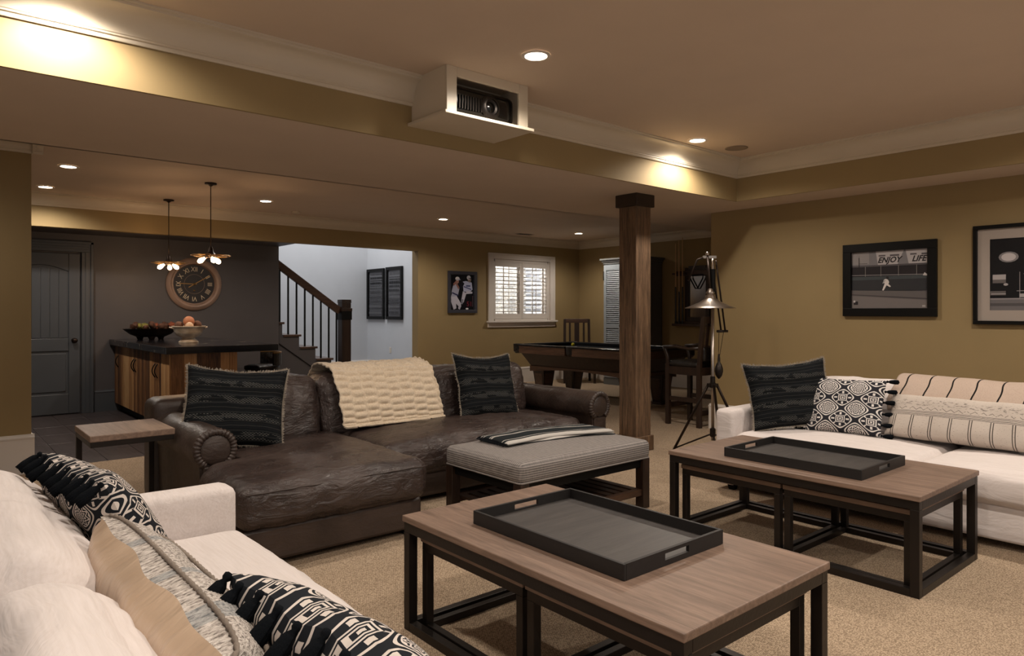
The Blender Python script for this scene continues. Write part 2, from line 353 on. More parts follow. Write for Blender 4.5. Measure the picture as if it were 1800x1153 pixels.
# ---------------------------------------------------------------- mesh helpers
class MB:
    def __init__(s): s.v = []; s.f = []; s.uv = None; s.mi = []
    def add(s, vs, fs, mi=0):
        b = len(s.v); s.v += [tuple(p) for p in vs]; s.f += [tuple(i + b for i in f) for f in fs]; s.mi += [mi] * len(fs); return s
    def box(s, x0, x1, y0, y1, z0, z1, mi=0):
        return s.add([(x0, y0, z0), (x1, y0, z0), (x1, y1, z0), (x0, y1, z0), (x0, y0, z1), (x1, y0, z1), (x1, y1, z1), (x0, y1, z1)],
                     [(0, 3, 2, 1), (4, 5, 6, 7), (0, 1, 5, 4), (1, 2, 6, 5), (2, 3, 7, 6), (3, 0, 4, 7)], mi)
    def taper(s, b0, b1, z0, z1):   # b=(x0,x1,y0,y1) bottom, top
        return s.add([(b0[0], b0[2], z0), (b0[1], b0[2], z0), (b0[1], b0[3], z0), (b0[0], b0[3], z0), (b1[0], b1[2], z1), (b1[1], b1[2], z1), (b1[1], b1[3], z1), (b1[0], b1[3], z1)],
                     [(0, 3, 2, 1), (4, 5, 6, 7), (0, 1, 5, 4), (1, 2, 6, 5), (2, 3, 7, 6), (3, 0, 4, 7)])
    def beam(s, p, q, w, h=None, up=(0, 0, 1)):
        h = h or w; p = Vector(p); q = Vector(q); d = (q - p).normalized(); u = Vector(up)
        if abs(d.dot(u)) > .98: u = Vector((1, 0, 0))
        a = d.cross(u).normalized(); b = a.cross(d).normalized()
        vs = []
        for c in (p, q):
            for i, j in ((-1, -1), (1, -1), (1, 1), (-1, 1)): vs.append(c + a * (w / 2 * i) + b * (h / 2 * j))
        return s.add(vs, [(0, 1, 2, 3), (7, 6, 5, 4), (0, 4, 5, 1), (1, 5, 6, 2), (2, 6, 7, 3), (3, 7, 4, 0)])
    def tube(s, pts, r, n=10, caps=True, closed=False):
        pts = [Vector(p) for p in pts]; rs = r if isinstance(r, (list, tuple)) else [r] * len(pts)
        N = len(pts); rings = []; prev = None
        for i, p in enumerate(pts):
            d = (pts[(i + 1) % N] - pts[i - 1]) if closed else (pts[min(i + 1, N - 1)] - pts[max(i - 1, 0)])
            d.normalize()
            if prev is None:
                u = Vector((0, 0, 1)) if abs(d.z) < .9 else Vector((1, 0, 0)); a = d.cross(u).normalized()
            else: a = (prev - d * prev.dot(d)).normalized()
            prev = a; b = d.cross(a)
            rings.append([p + (a * math.cos(2 * PI * k / n) + b * math.sin(2 * PI * k / n)) * rs[i] for k in range(n)])
        vs = [q for r_ in rings for q in r_]; fs = []
        for i in range(N if closed else N - 1):
            j = (i + 1) % N
            for k in range(n): fs.append((i * n + k, i * n + (k + 1) % n, j * n + (k + 1) % n, j * n + k))
        if caps and not closed: fs += [tuple(range(n - 1, -1, -1)), tuple(range((N - 1) * n, N * n))]
        return s.add(vs, fs)
    def lathe(s, prof, n=24, c=(0, 0, 0), axis='Z', sx=1, sy=1, caps=True):
        vs = []
        for r, z in prof:
            for k in range(n):
                a = 2 * PI * k / n; x, y = r * math.cos(a) * sx, r * math.sin(a) * sy
                p = (x, y, z) if axis == 'Z' else ((x, z, y) if axis == 'Y' else (z, x, y))
                vs.append((p[0] + c[0], p[1] + c[1], p[2] + c[2]))
        fs = [(i * n + k, i * n + (k + 1) % n, (i + 1) * n + (k + 1) % n, (i + 1) * n + k) for i in range(len(prof) - 1) for k in range(n)]
        if caps: fs += [tuple(range(n - 1, -1, -1)), tuple(range((len(prof) - 1) * n, len(prof) * n))]
        return s.add(vs, fs)
    def prism(s, poly, fn, a, b, mi=0):
        """poly 2D, fn(u,v,t)->xyz extruded t=a..b"""
        n = len(poly); vs = [fn(u, v, a) for u, v in poly] + [fn(u, v, b) for u, v in poly]
        return s.add(vs, [tuple(range(n - 1, -1, -1)), tuple(range(n, 2 * n))] + [(i, (i + 1) % n, n + (i + 1) % n, n + i) for i in range(n)], mi)
    def grid(s, nu, nv, fn, uv=False, closed_u=False):
        b = len(s.v)
        for j in range(nv + 1):
            for i in range(nu + 1): s.v.append(tuple(fn(i / nu, j / nv)))
        if uv and s.uv is None: s.uv = {}
        for j in range(nv):
            for i in range(nu):
                q = [b + j * (nu + 1) + i, b + j * (nu + 1) + i + 1, b + (j + 1) * (nu + 1) + i + 1, b + (j + 1) * (nu + 1) + i]
                if uv: s.uv[len(s.f)] = [(i / nu, j / nv), ((i + 1) / nu, j / nv), ((i + 1) / nu, (j + 1) / nv), (i / nu, (j + 1) / nv)]
                s.f.append(tuple(q)); s.mi.append(0)
        return s
    def build(s, name, mat, parent=None, smooth=False, bevel=0, loc=None, rot=None, fix=True, seg=2, angle=None, weld=0):
        me = bpy.data.meshes.new(name); me.from_pydata(s.v, [], s.f)
        for m_ in (mat if isinstance(mat, (list, tuple)) else [mat]): me.materials.append(m_)
        me.polygons.foreach_set('material_index', s.mi)
        if s.uv:
            l = me.uv_layers.new(name='UVMap')
            for p in me.polygons:
                u = s.uv.get(p.index)
                if u:
                    for li, q in zip(p.loop_indices, u): l.data[li].uv = q
        if fix or weld:
            bm = bmesh.new(); bm.from_mesh(me)
            if weld: bmesh.ops.remove_doubles(bm, verts=bm.verts, dist=weld)
            if fix: bmesh.ops.recalc_face_normals(bm, faces=bm.faces)
            bm.to_mesh(me); bm.free()
        if smooth:
            me.polygons.foreach_set('use_smooth', [True] * len(me.polygons))
            if angle: me.set_sharp_from_angle(angle=R(angle))
        me.update()
        o = bpy.data.objects.new(name, me); COL.objects.link(o)
        if parent: o.parent = parent
        if loc is not None: o.location = loc
        if rot is not None: o.rotation_euler = rot
        if bevel:
            md = o.modifiers.new('bevel', 'BEVEL'); md.width = bevel; md.segments = seg; md.limit_method = 'ANGLE'; md.angle_limit = R(40)
            md.harden_normals = False
        return o
def tag(o, label, cat, group=None):
    o['label'] = label; o['category'] = cat
    if group: o['group'] = group
    return o
def thing(name, label, cat, loc=(0, 0, 0), rz=0, group=None, rot=None):
    o = bpy.data.objects.new(name, None); COL.objects.link(o); o.empty_display_size = .05
    o.location = loc; o.rotation_euler = rot if rot else (0, 0, rz)
    return tag(o, label, cat, group)
def struct(o):
    o['kind'] = 'structure'; return o
def dup(root, loc=None, label=None, rot=None):
    def cp(o, par):
        c = o.copy(); COL.objects.link(c)
        if par: c.parent = par
        for ch in kids.get(o, []): cp(ch, c)
        return c
    kids = {}
    for o in COL.objects:
        if o.parent: kids.setdefault(o.parent, []).append(o)
    r = cp(root, None)
    if loc is not None: r.location = loc
    if rot is not None: r.rotation_euler = rot
    if label: r['label'] = label
    return r
def ns(p, s=1.0): return noise.noise(Vector(p) * s)

def softbox(x0, x1, y0, y1, z0, z1, r=.06, crown=(0, 0, .03), n=(24, 24, 8), amp=.004, freq=6, warp=None, wr=0, seed=0):
    """upholstery cushion: rounded box with crowned faces and fine puckers"""
    cx, cy, cz = (x0 + x1) / 2, (y0 + y1) / 2, (z0 + z1) / 2; h = ((x1 - x0) / 2, (y1 - y0) / 2, (z1 - z0) / 2)
    mb = MB()
    def mp(a, b, c):
        p = [a * h[0], b * h[1], c * h[2]]
        q = [max(-(h[i] - r), min(h[i] - r, p[i])) for i in range(3)]
        d = Vector([p[i] - q[i] for i in range(3)])
        if d.length > 1e-6: d = d.normalized() * r
        v = [q[i] + d[i] for i in range(3)]
        u = (a, b, c)
        for i in range(3):
            j, k = (i + 1) % 3, (i + 2) % 3
            v[i] += u[i] * crown[i] * max(0, 1 - u[j] ** 2) ** .8 * max(0, 1 - u[k] ** 2) ** .8
        P = Vector((v[0] + cx, v[1] + cy, v[2] + cz))
        nn = Vector(u); nn = nn.normalized()
        t = amp * (ns((P.x + seed, P.y, P.z), freq) + .5 * ns((P.x, P.y + seed, P.z), freq * 2.3))
        if wr:
            q = ns((P.x * 3 + seed, P.y * 1.2, P.z * 1.4), 2.4) + .5 * ns((P.x * 2, P.y * 6 + seed, P.z * 2), 2.0)
            t += wr * (abs(q) ** .7 - .5)
        P += nn * t
        return warp(P) if warp else P
    nx, ny, nz = n
    def L(i, m):
        t = 2 * i / m - 1
        return math.copysign(abs(t) ** .85, t)
    idx = {}
    def vid(i, j, k):
        if (i, j, k) not in idx:
            idx[(i, j, k)] = len(mb.v); mb.v.append(tuple(mp(L(i, nx), L(j, ny), L(k, nz))))
        return idx[(i, j, k)]
    for i in range(nx):
        for j in range(ny):
            for k in (0, nz):
                f = [vid(i, j, k), vid(i + 1, j, k), vid(i + 1, j + 1, k), vid(i, j + 1, k)]; mb.f.append(tuple(f if k else f[::-1])); mb.mi.append(0)
    for i in range(nx):
        for k in range(nz):
            for j in (0, ny):
                f = [vid(i, j, k), vid(i + 1, j, k), vid(i + 1, j, k + 1), vid(i, j, k + 1)]; mb.f.append(tuple(f[::-1] if j else f)); mb.mi.append(0)
    for j in range(ny):
        for k in range(nz):
            for i in (0, nx):
                f = [vid(i, j, k), vid(i, j + 1, k), vid(i, j + 1, k + 1), vid(i, j, k + 1)]; mb.f.append(tuple(f if i else f[::-1])); mb.mi.append(0)
    return mb
def text_mesh(s, size, shear=0, font_bold=0, align='CENTER', extrude=0):
    cu = bpy.data.curves.new('text', 'FONT'); cu.body = s; cu.size = size; cu.shear = shear; cu.align_x = align; cu.align_y = 'CENTER'; cu.offset = font_bold; cu.resolution_u = 2; cu.extrude = extrude
    o = bpy.data.objects.new('text', cu); COL.objects.link(o)
    bpy.context.view_layer.update()
    me = bpy.data.meshes.new_from_object(o.evaluated_get(bpy.context.evaluated_depsgraph_get()))
    vs = [v.co.copy() for v in me.vertices]; fs = [tuple(p.vertices) for p in me.polygons]
    bpy.data.objects.remove(o); bpy.data.curves.remove(cu); bpy.data.meshes.remove(me)
    return vs, fs
# ================================================================ THE ROOM
def S_(o, label=None):
    if label: o['label'] = label
    return struct(o)
fl = MB().box(-3, 10.1, -3, 6.9, -.06, 0).box(4.6, 10.1, 6.9, 9.62, -.06, 0)
floor = S_(fl.build('floor', M['carpet']))
slab = S_(MB().box(-3, 4.6, 6.9, 13.4, -.06, -.006).box(4.6, 7.3, 9.62, 13.4, -.06, -.001).build('floor', M['grout']))
tm = MB().box(0, .296, 0, .596, -.006, 0).build('tile', M['tile'], slab, bevel=.002, seg=1)
tm.location = (-.85, 6.9, 0)
for i in range(18):
    for j in range(6):
        if i == 0 and j == 0: continue
        t = tm.copy(); COL.objects.link(t); t.parent = slab
        t.location = (-.85 + i * .30, 6.9 + j * .60 + (0 if i % 2 == 0 else 0), random.uniform(-.0006, .0006))
# ceilings
S_(MB().box(-3, 6.16, -3, 3.82, TRAY_Z, TRAY_Z + .08).build('ceiling', M['ceiling']))
S_(MB().box(-3, 10.1, 5.47, 9.62, BACK_Z, BACK_Z + .08).box(-3, 10.1, 3.84, 5.47, SOF_Z, SOF_Z + .03).box(6.18, 6.82, -3, 3.84, SOF_Z, SOF_Z + .03).box(-3, 10.1, 5.45, 5.47, SOF_Z, BACK_Z).build('ceiling', M['ceiling']))
S_(MB().box(-3, 6.18, 3.82, 3.84, SOF_Z, TRAY_Z).build('wall_beam', M['wall']))
S_(MB().box(6.16, 6.18, -3, 3.82, SOF_Z, TRAY_Z).build('wall_bulkhead', M['wall']))
# walls
S_(MB().box(6.68, 6.82, -3, 4.46, 0, SOF_Z).build('wall_right', M['wall']))
S_(MB().box(-3, .68, 6.77, 6.90, 0, BACK_Z).build('wall_left', M['wall']))
S_(MB().box(-3.1, -3, 2.6, 6.9, 0, TRAY_Z).build('wall_side', M['wall']))
WX0, WX1, WZ0, WZ1 = 7.725, 9.105, 1.13, 2.23
S_(MB().box(6.166, WX0, 9.62, 9.80, 0, BACK_Z).box(WX1, 10.1, 9.62, 9.80, 0, BACK_Z).box(WX0, WX1, 9.62, 9.80, 0, WZ0).box(WX0, WX1, 9.62, 9.80, WZ1, BACK_Z)
   .box(-3, 6.166, 9.62, 9.74, 2.28, BACK_Z).build('wall_back', M['wall']))
S_(MB().box(9.9, 10.05, 3.6, 9.62, 0, BACK_Z).box(6.82, 9.9, 3.6, 3.75, 0, BACK_Z).build('wall_far', M['wall']))
S_(MB().box(-1.2, 4.145, 10.35, 10.45, -.006, 2.28).box(-1.3, -1.2, 6.9, 10.45, -.006, 2.28).build('wall_bar', M['dark_wall']))
S_(MB().box(-1.2, 4.145, 9.74, 10.45, 2.28, 2.36).build('ceiling', M['dark_wall']))
S_(MB().box(1.4, 7.2, 13.2, 13.35, 0, 5.0).box(7.2, 7.35, 9.8, 13.35, 0, 5.0).box(1.3, 1.4, 10.45, 13.35, 0, 5.0).box(1.4, 7.35, 9.64, 9.74, 2.66, 5.0).box(1.3, 4.145, 10.36, 10.45, 2.37, 5.0)
   .build('wall_stairwell', M['stair_wall']))
S_(MB().box(1.3, 7.35, 9.64, 13.35, 5.0, 5.08).build('ceiling', M['ceiling']))

def crown(name, A, B, n, zt, h, d, mat):
    A = Vector((A[0], A[1])); B = Vector((B[0], B[1])); n = Vector(n)
    pts = [(0, -h), (.010, -h), (.014, -h + .006), (.014, -h + .018), (.022, -h + .022), (.022, -h + .030)]
    for k in range(9):
        t = k / 8 * PI / 2
        pts.append((.026 + (d - .045) * (1 - math.cos(t)), -h + .034 + (h - .062) * math.sin(t)))
    pts += [(d - .012, -.024), (d - .012, -.014), (d, -.010), (d, 0), (0, 0)]
    L = (B - A).length; dr = (B - A).normalized()
    mb = MB().prism(pts, lambda u, v, t: (A.x + dr.x * t * L + n.x * u, A.y + dr.y * t * L + n.y * u, zt + v), 0, 1)
    return S_(mb.build(name, mat, smooth=True, angle=35))
crown('trim_1', (-3, 3.82), (6.16, 3.82), (0, -1), TRAY_Z, .17, .13, M['trim'])
crown('trim_2', (6.16, -3), (6.16, 3.82), (-1, 0), TRAY_Z, .17, .13, M['trim'])
crown('trim_3', (-3, 9.62), (9.9, 9.62), (0, -1), BACK_Z, .145, .12, M['trim'])
crown('trim_4', (9.9, 3.75), (9.9, 9.62), (-1, 0), BACK_Z, .145, .12, M['trim'])
crown('trim_5', (-3, 6.77), (.76, 6.77), (0, -1), BACK_Z, .095, .08, M['trim'])
crown('trim_6', (.68, 6.70), (.68, 6.90), (1, 0), BACK_Z, .095, .08, M['trim'])
def base(name, A, B, n, mat, h=.28, z0=0.0):
    A = Vector(A); B = Vector(B); n = Vector(n); L = (B - A).length; dr = (B - A).normalized()
    pts = [(0, 0), (.018, 0), (.018, h - .035), (.022, h - .032), (.022, h - .022), (.012, h - .012), (.010, h), (0, h)]
    return S_(MB().prism(pts, lambda u, v, t: (A.x + dr.x * t * L + n.x * u, A.y + dr.y * t * L + n.y * u, z0 + v), 0, 1).build(name, mat))
base('baseboard_right', (6.68, -3), (6.68, 4.46), (-1, 0), M['white'])
base('baseboard_right_end', (6.66, 4.46), (6.82, 4.46), (0, 1), M['white'])
base('baseboard_left', (-3, 6.77), (.70, 6.77), (0, -1), M['white'], .315)
base('baseboard_left_end', (.68, 6.77), (.68, 6.90), (1, 0), M['white'], .315)
base('baseboard_back', (6.166, 9.62), (9.9, 9.62), (0, -1), M['white'])
base('baseboard_far', (9.9, 3.75), (9.9, 9.62), (-1, 0), M['white'])
base('baseboard_bar', (1.71, 10.35), (4.145, 10.35), (0, -1), M['dark_trim'])
base('baseboard_stairwell', (7.2, 9.8), (7.2, 13.2), (-1, 0), M['white'])
base('baseboard_stairwell_back', (5.6, 13.2), (7.2, 13.2), (0, -1), M['white'])

# window with plantation shutters
w = S_(thing('window_1', 'white framed window with two louvered shutter panels beside the framed baseball poster', 'window', (8.415, 9.62, WZ0)), None)
del w['category']
cx, hw, hh = 0, (WX1 - WX0) / 2, WZ1 - WZ0
cas = MB().box(-hw - .115, -hw, -.022, 0, 0, hh + .10).box(hw, hw + .115, -.022, 0, 0, hh + .10).box(-hw, hw, -.022, 0, hh, hh + .10)
cas.box(-hw - .118, -hw - .09, -.034, -.02, 0, hh + .102).box(hw + .09, hw + .118, -.034, -.02, 0, hh + .102).box(-hw - .118, hw + .118, -.034, -.02, hh + .078, hh + .104)
cas.build('casing', M['white'], w, bevel=.004)
MB().box(-hw - .15, hw + .15, -.075, 0, -.032, 0).build('sill', M['white'], w, bevel=.006)
MB().box(-hw - .125, hw + .125, -.024, 0, -.115, -.032).build('apron', M['white'], w, bevel=.004)
MB().box(-hw, -hw + .03, .005, .17, 0, hh).box(hw - .03, hw, .005, .17, 0, hh).box(-hw + .05, hw - .05, .005, .17, hh - .05, hh).box(-hw + .05, hw - .05, .005, .17, 0, .03).build('jamb', M['white'], w)
for sx in (-1, 1):
    a, b = (-hw + .032, -.004) if sx < 0 else (.004, hw - .032)
    sh = MB().box(a, a + .04, .012, .042, .035, hh - .035).box(b - .04, b, .012, .042, .035, hh - .035).box(a + .04, b - .04, .012, .042, hh - .13, hh - .035).box(a + .04, b - .04, .012, .042, .035, .125)
    s_ = sh.build('shutter', M['white'], w, bevel=.003)
    z0, z1 = .13, hh - .135; N = 12
    lm = None
    for k in range(N):
        z = z0 + (k + .5) * (z1 - z0) / N
        if lm is None:
            mm = MB().lathe([(.031, a + .042), (.031, b - .042)], 10, axis='X', sx=1, sy=.16)
            mm.v = [(x, y, z_) for x, y, z_ in mm.v]
            lm = mm.build('louver', M['white'], s_, smooth=True, angle=50)
            L_ = lm
        else:
            L_ = lm.copy(); COL.objects.link(L_); L_.parent = s_
        L_.location = (0, .027, z); L_.rotation_euler = (R(-8), 0, 0)
    MB().box((a + b) / 2 - .006, (a + b) / 2 + .006, -.012, -.004, z0, z1).build('tilt_rod', M['white'], s_)
fr = MB().box(-hw + .05, -hw + .09, .10, .14, .03, hh - .05).box(hw - .09, hw - .05, .10, .14, .03, hh - .05).box(-hw + .05, hw - .05, .10, .14, .03, .08).box(-hw + .05, hw - .05, .10, .14, hh - .1, hh - .05).box(-.03, .03, .10, .14, .03, hh - .05)
fr.box(-.36, -.345, .11, .13, .05, hh - .07).box(.345, .36, .11, .13, .05, hh - .07)
fr.build('sash', M['white'], w)
MB().box(-hw + .07, hw - .07, .118, .122, .05, hh - .07).build('pane', M['glass'], w)
S_(MB().box(7.3, 9.8, 10.75, 10.95, .3, 2.9).box(7.35, 7.5, 9.81, 10.75, .3, 2.9).box(9.5, 9.65, 9.81, 10.75, .3, 2.9).box(7.3, 9.7, 9.81, 10.75, .3, .5).build('wall_window_well', M['ledge_stone']))

# dark door beside the bar
d = thing('door_1', 'charcoal arched panel door with black knob', 'door', (.71, 10.335, 0)); S_(d); del d['category']
DW, DH = .84, 2.03
sl = MB().box(0, DW, -.004, .012, .012, DH).build('door_slab', M['dark_trim'], d)
fr = MB().box(0, .125, -.022, -.004, .012, DH).box(DW - .125, DW, -.022, -.004, .012, DH).box(.125, DW - .125, -.022, -.004, .012, .26).box(.125, DW - .125, -.022, -.004, .80, .96)
arch = [(.125, DH), (.125, 1.80)] + [(.125 + (DW - .25) * k / 14, 1.80 + .075 * math.sin(PI * k / 14)) for k in range(1, 14)] + [(DW - .125, 1.80), (DW - .125, DH)]
fr.prism(arch, lambda u, v, t: (u, t, v), -.022, -.004)
fr.build('door_frame', M['dark_trim'], d, bevel=.006)
MB().box(.155, DW - .155, -.016, -.004, .29, .77).build('door_panel', M['dark_trim'], d, bevel=.01)
for k in range(6):
    a = .135 + k * (DW - .27) / 6
    MB().box(a + .003, a + (DW - .27) / 6 - .003, -.011, -.004, .965, 1.80 + .04 * math.sin(PI * (k + .5) / 6)).build('door_board', M['dark_trim'], d, bevel=.004)
MB().lathe([(.032, 0), (.032, -.008), (.012, -.012), (.012, -.035), (.028, -.042), (.031, -.055), (.024, -.068), (.0, -.07)], 20, (DW - .065, -.022, .93), 'Y', caps=False).build('door_handle', M['bronze'], d, smooth=True)
cs = MB()
for (a, b) in ((-.15, -.02), (DW + .015, DW + .145)):
    cs.box(a, b, -.03, .014, 0, DH + .02).box(a + (.0 if a < 0 else .1), b - (.1 if a < 0 else .0), -.045, -.03, 0, DH + .15).box(a + .04, b - .045, -.037, -.03, 0, DH + .02)
cs.box(-.15, DW + .145, -.03, .014, DH + .02, DH + .15).box(-.15, DW + .145, -.045, -.03, DH + .12, DH + .155).box(-.1, DW + .09, -.037, -.03, DH + .06, DH + .09)
cs.build('casing', M['dark_trim'], d, bevel=.003)

# staircase
st = thing('staircase', 'dark wood staircase with black balusters and square newel behind the leather sofa', 'staircase', (5.0, 10.45, 0))
rise, run = .195, .27
nose = lambda k: 5.077 + .27 * 2 - .27 * k - 5.0          # local x of tread nose k, z = .16 + k*rise
for k in range(9):
    z = .16 + k * rise; x = nose(k)
    MB().box(x - run - .02, x, -.03, 1.06, z - .035, z).build('tread', M['dark_wood_x'], st, bevel=.006)
    MB().box(x - .045, x - .03, 0, 1.04, z - rise, z - .036).build('riser', M['dark_wood_x'], st)
pts = [(nose(0) - .03, 0)]
for k in range(9):
    pts += [(nose(k) - .03, .16 + k * rise - .036), (nose(k) - run - .03, .16 + k * rise - .036)]
pts += [(nose(8) - run - .03, 0)]
MB().prism(pts, lambda u, v, t: (u, t, v), -.006, -.001).build('stringer', M['dark_wall'], st)
MB().beam((nose(0) - .35, -.012, .02), (nose(5) - .35, -.012, .02 + 5 * rise), .012, .02, up=(0, 1, 0)).build('skirt_trim', M['black'], st)
MB().box(.215, .375, -.05, .11, 0, 1.44).build('newel_post', M['dark_wood'], st, bevel=.006)
MB().box(.20, .39, -.065, .125, 1.30, 1.35).box(.208, .382, -.057, .117, 1.44, 1.455).box(.212, .378, -.053, .113, 1.455, 1.49).build('newel_cap', M['dark_wood'], st, bevel=.004)
MB().box(.205, .385, -.06, .12, 1.16, 1.30).build('newel_band', M['black'], st)
MB().beam((.21, .03, 1.30), (-1.30, .03, 1.30 + 1.51 * .70), .065, .115).build('handrail', M['dark_wood_x'], st, bevel=.012)
for k in range(9):
    x = .155 - .135 * k
    kk = math.floor((.077 + .54 - x) / .27)
    MB().box(x - .011, x + .011, .019, .041, .16 + kk * rise, 1.28 + (.21 - x) * .70).build('baluster', M['black'], st)

# timber post
po = thing('timber_post', 'rough sawn timber post with dark square cap in the middle of the room', 'post', (5.125, 4.25, 0))
MB().box(-.105, .105, -.105, .105, .0, SOF_Z - .075).build('shaft', M['post_wood'], po, bevel=.008)
MB().box(-.13, .13, -.13, .13, SOF_Z - .115, SOF_Z).build('cap', M['post_cap'], po, bevel=.006)
MB().box(-.125, .125, -.125, .125, 0, .14).build('plinth', M['post_wood'], po, bevel=.006)

# recessed ceiling lights
def can(x, y, z, label, group):
    t = thing('recessed_light', label, 'ceiling light', (x, y, z), group=group)
    MB().lathe([(.085, -.001), (.085, -.006), (.066, -.009), (.062, -.003)], 32, caps=False).build('trim_ring', M['white'], t, smooth=True, angle=40)
    MB().lathe([(.0, -.004), (.063, -.004)], 32, caps=False).build('lens', M['lamp_disc'], t)
labs = ['recessed light in the tray ceiling nearest the projector', 'recessed light in the tray ceiling beside the round speaker', 'recessed light above the bright patch at the left end of the beam',
        'recessed light over the foreground sofa', 'recessed light over the foreground coffee table', 'recessed light over the right hand sofa', 'recessed light behind the viewpoint, middle of its row', 'recessed light behind the viewpoint, nearest the right wall', 'recessed light behind the viewpoint, left of its row']
for (x, y), l in zip(TRAY_LAMPS, labs): can(x, y, TRAY_Z, l, 'recessed lights in the tray ceiling')
labs = ['larger of the two recessed lights left of the bar pendants', 'recessed light lowest at left, just above the dark door', 'recessed light right of the bar pendants', 'recessed light over the framed baseball poster', 'recessed light nearest the timber post, over the billiard table']
for (x, y), l in zip(BACK_LAMPS, labs): can(x, y, BACK_Z, l, 'recessed lights in the rear ceiling')
t = thing('ceiling_speaker', 'flat round flush speaker grille in the tray ceiling', 'speaker', (5.64, 3.50, TRAY_Z))
MB().lathe([(.10, -.001), (.10, -.005), (.095, -.006), (.092, -.004), (.0, -.004)], 32, caps=False).build('grille', plain('speaker_grille', hexc('8a7a6b'), .7), t, smooth=True, angle=40)
t = thing('ceiling_vent', 'slotted air vent in the rear ceiling near the window', 'vent', (8.1, 9.2, BACK_Z))
MB().box(-.17, .17, -.06, .06, -.008, 0).build('frame', M['ceiling'], t)
for k in range(5): MB().box(-.15, .15, -.045 + k * .02, -.035 + k * .02, -.012, -.008).build('slat', M['iron'], t)
t = thing('smoke_detector', 'small round smoke detector on the rear ceiling', 'detector', (3.9, 9.15, BACK_Z))
MB().lathe([(.055, 0), (.055, -.02), (.04, -.032), (0, -.034)], 24, caps=False).build('housing', M['trim'], t, smooth=True, angle=40)

# projector box
pb = thing('projector_housing', 'cream boxed projector enclosure hanging from the tray ceiling', 'projector', (2.40, 3.43, 0))
x1, y1, z0, z1 = .65, .39, 2.50, TRAY_Z
MB().box(0, .02, .02, y1, z0, z1).build('side_panel', M['trim'], pb)
MB().box(x1 - .02, x1, .02, y1, z0, z1).build('side_panel', M['trim'], pb)
MB().box(-.03, x1 + .03, -.03, y1 + .10, z0 - .02, z0).build('bottom_board', M['trim'], pb, bevel=.004)
MB().box(0, .075, 0, .02, z0, z1).box(x1 - .075, x1, 0, .02, z0, z1).box(.075, x1 - .075, 0, .02, z1 - .06, z1).build('face_frame', M['trim'], pb, bevel=.003)
MB().box(.02, x1 - .02, y1 - .03, y1 - .01, z0, z1).build('back_panel', M['black'], pb)
pj = thing('projector', 'black home projector with round lens inside the cream box', 'projector', (2.725, 3.62, 2.50))
mb = softbox(-.265, .265, -.13, .13, .015, .20, .04, (0, .02, .01), (20, 12, 10), 0)
mb.build('body', M['black_gloss'], pj, smooth=True)
MB().lathe([(.070, 0), (.078, -.012), (.066, -.026), (.05, -.03), (.048, -.02), (.03, -.012)], 32, (.04, -.14, .095), 'Y', caps=False).build('lens_ring', M['iron'], pj, smooth=True, angle=40)
MB().lathe([(.046, -.0), (.035, -.012), (0, -.018)], 24, (.04, -.142, .095), 'Y', caps=False).build('lens', M['black_gloss'], pj, smooth=True)
for k in range(9): MB().box(-.205 + k * .021, -.197 + k * .021, -.152, -.145, .05, .135).build('vent_fin', M['iron'], pj)
for sx in (-.15, .15): MB().box(sx - .015, sx + .015, -.08, -.05, 0, .02).build('foot', M['rubber'], pj)
# ================================================================ BAR CORNER
ba = thing('bar_cabinet', 'plank fronted bar cabinet in mixed reclaimed wood under the black counter', 'cabinet', (1.95, 7.66, 0))
MB().box(.02, .66, .02, 2.66, .10, .86).build('carcass', M['plank'], ba)
MB().box(.06, .62, .05, 2.64, 0, .10).build('toe_kick', M['black'], ba)
def handle(par, y, z=.66):
    pts = [(-.02, y, z - .075)] + [(-.02 - .03 * math.sin(PI * k / 8), y, z - .075 + .15 * k / 8) for k in range(1, 8)] + [(-.02, y, z + .075)]
    MB().tube(pts, .006, 8).build('handle', M['black'], par, smooth=True)
rnd = random.Random(3)
for (a, b, hy) in ((.02, .51, .46), (.51, 1.00, .56), (1.00, 1.49, 1.44), (1.49, 1.98, 1.54), (1.98, 2.66, 2.40)):
    dr = MB().box(.0, .02, a + .003, b - .003, .11, .855).build('door', M['plank'], ba)
    y = a + .004
    while y < b - .01:
        wd = min(rnd.uniform(.06, .12), b - .004 - y)
        if b - .004 - (y + wd) < .04: wd = b - .004 - y
        MB().box(-.012 - rnd.random() * .003, .0, y, y + wd - .002, .11, .855).build('plank', M['plank'], dr)
        y += wd
    handle(dr, hy)
x = .0
while x < .66:
    wd = min(rnd.uniform(.08, .13), .66 - x)
    if .66 - x - wd < .05: wd = .66 - x
    MB().box(x, x + wd - .002, .0 - rnd.random() * .003, .02, .10, .86).build('plank', M['plank'], ba); x += wd
tag(MB().box(1.88, 3.04, 7.60, 10.34, .862, .935).build('bar_countertop', M['stone'], bevel=.006), 'thick black stone countertop with pale veins on the bar', 'countertop')
# stool
bs = thing('bar_stool', 'low backed dark stool under the counter overhang, mostly behind the sofa', 'stool', (3.12, 8.30, 0), R(0))
MB().lathe([(.0, .60), (.19, .60), (.205, .62), (.20, .65), (.15, .665), (0, .668)], 28, caps=False).build('seat', M['black_leather'], bs, smooth=True)
for sx, sy in ((1, 1), (1, -1), (-1, 1), (-1, -1)): MB().beam((.13 * sx, .13 * sy, .6), (.18 * sx, .18 * sy, 0), .03).build('leg', M['dark_wood'], bs)
MB().tube([(.165 * math.cos(t * PI / 10), .165 * math.sin(t * PI / 10), .22) for t in range(20)], .009, 8, closed=True).build('foot_ring', M['iron'], bs, smooth=True)
pp = [(.20 * math.cos(a), .20 * math.sin(a)) for a in [R(-75 + 150 * k / 14) for k in range(15)]] + [(.225 * math.cos(a), .225 * math.sin(a)) for a in [R(75 - 150 * k / 14) for k in range(15)]]
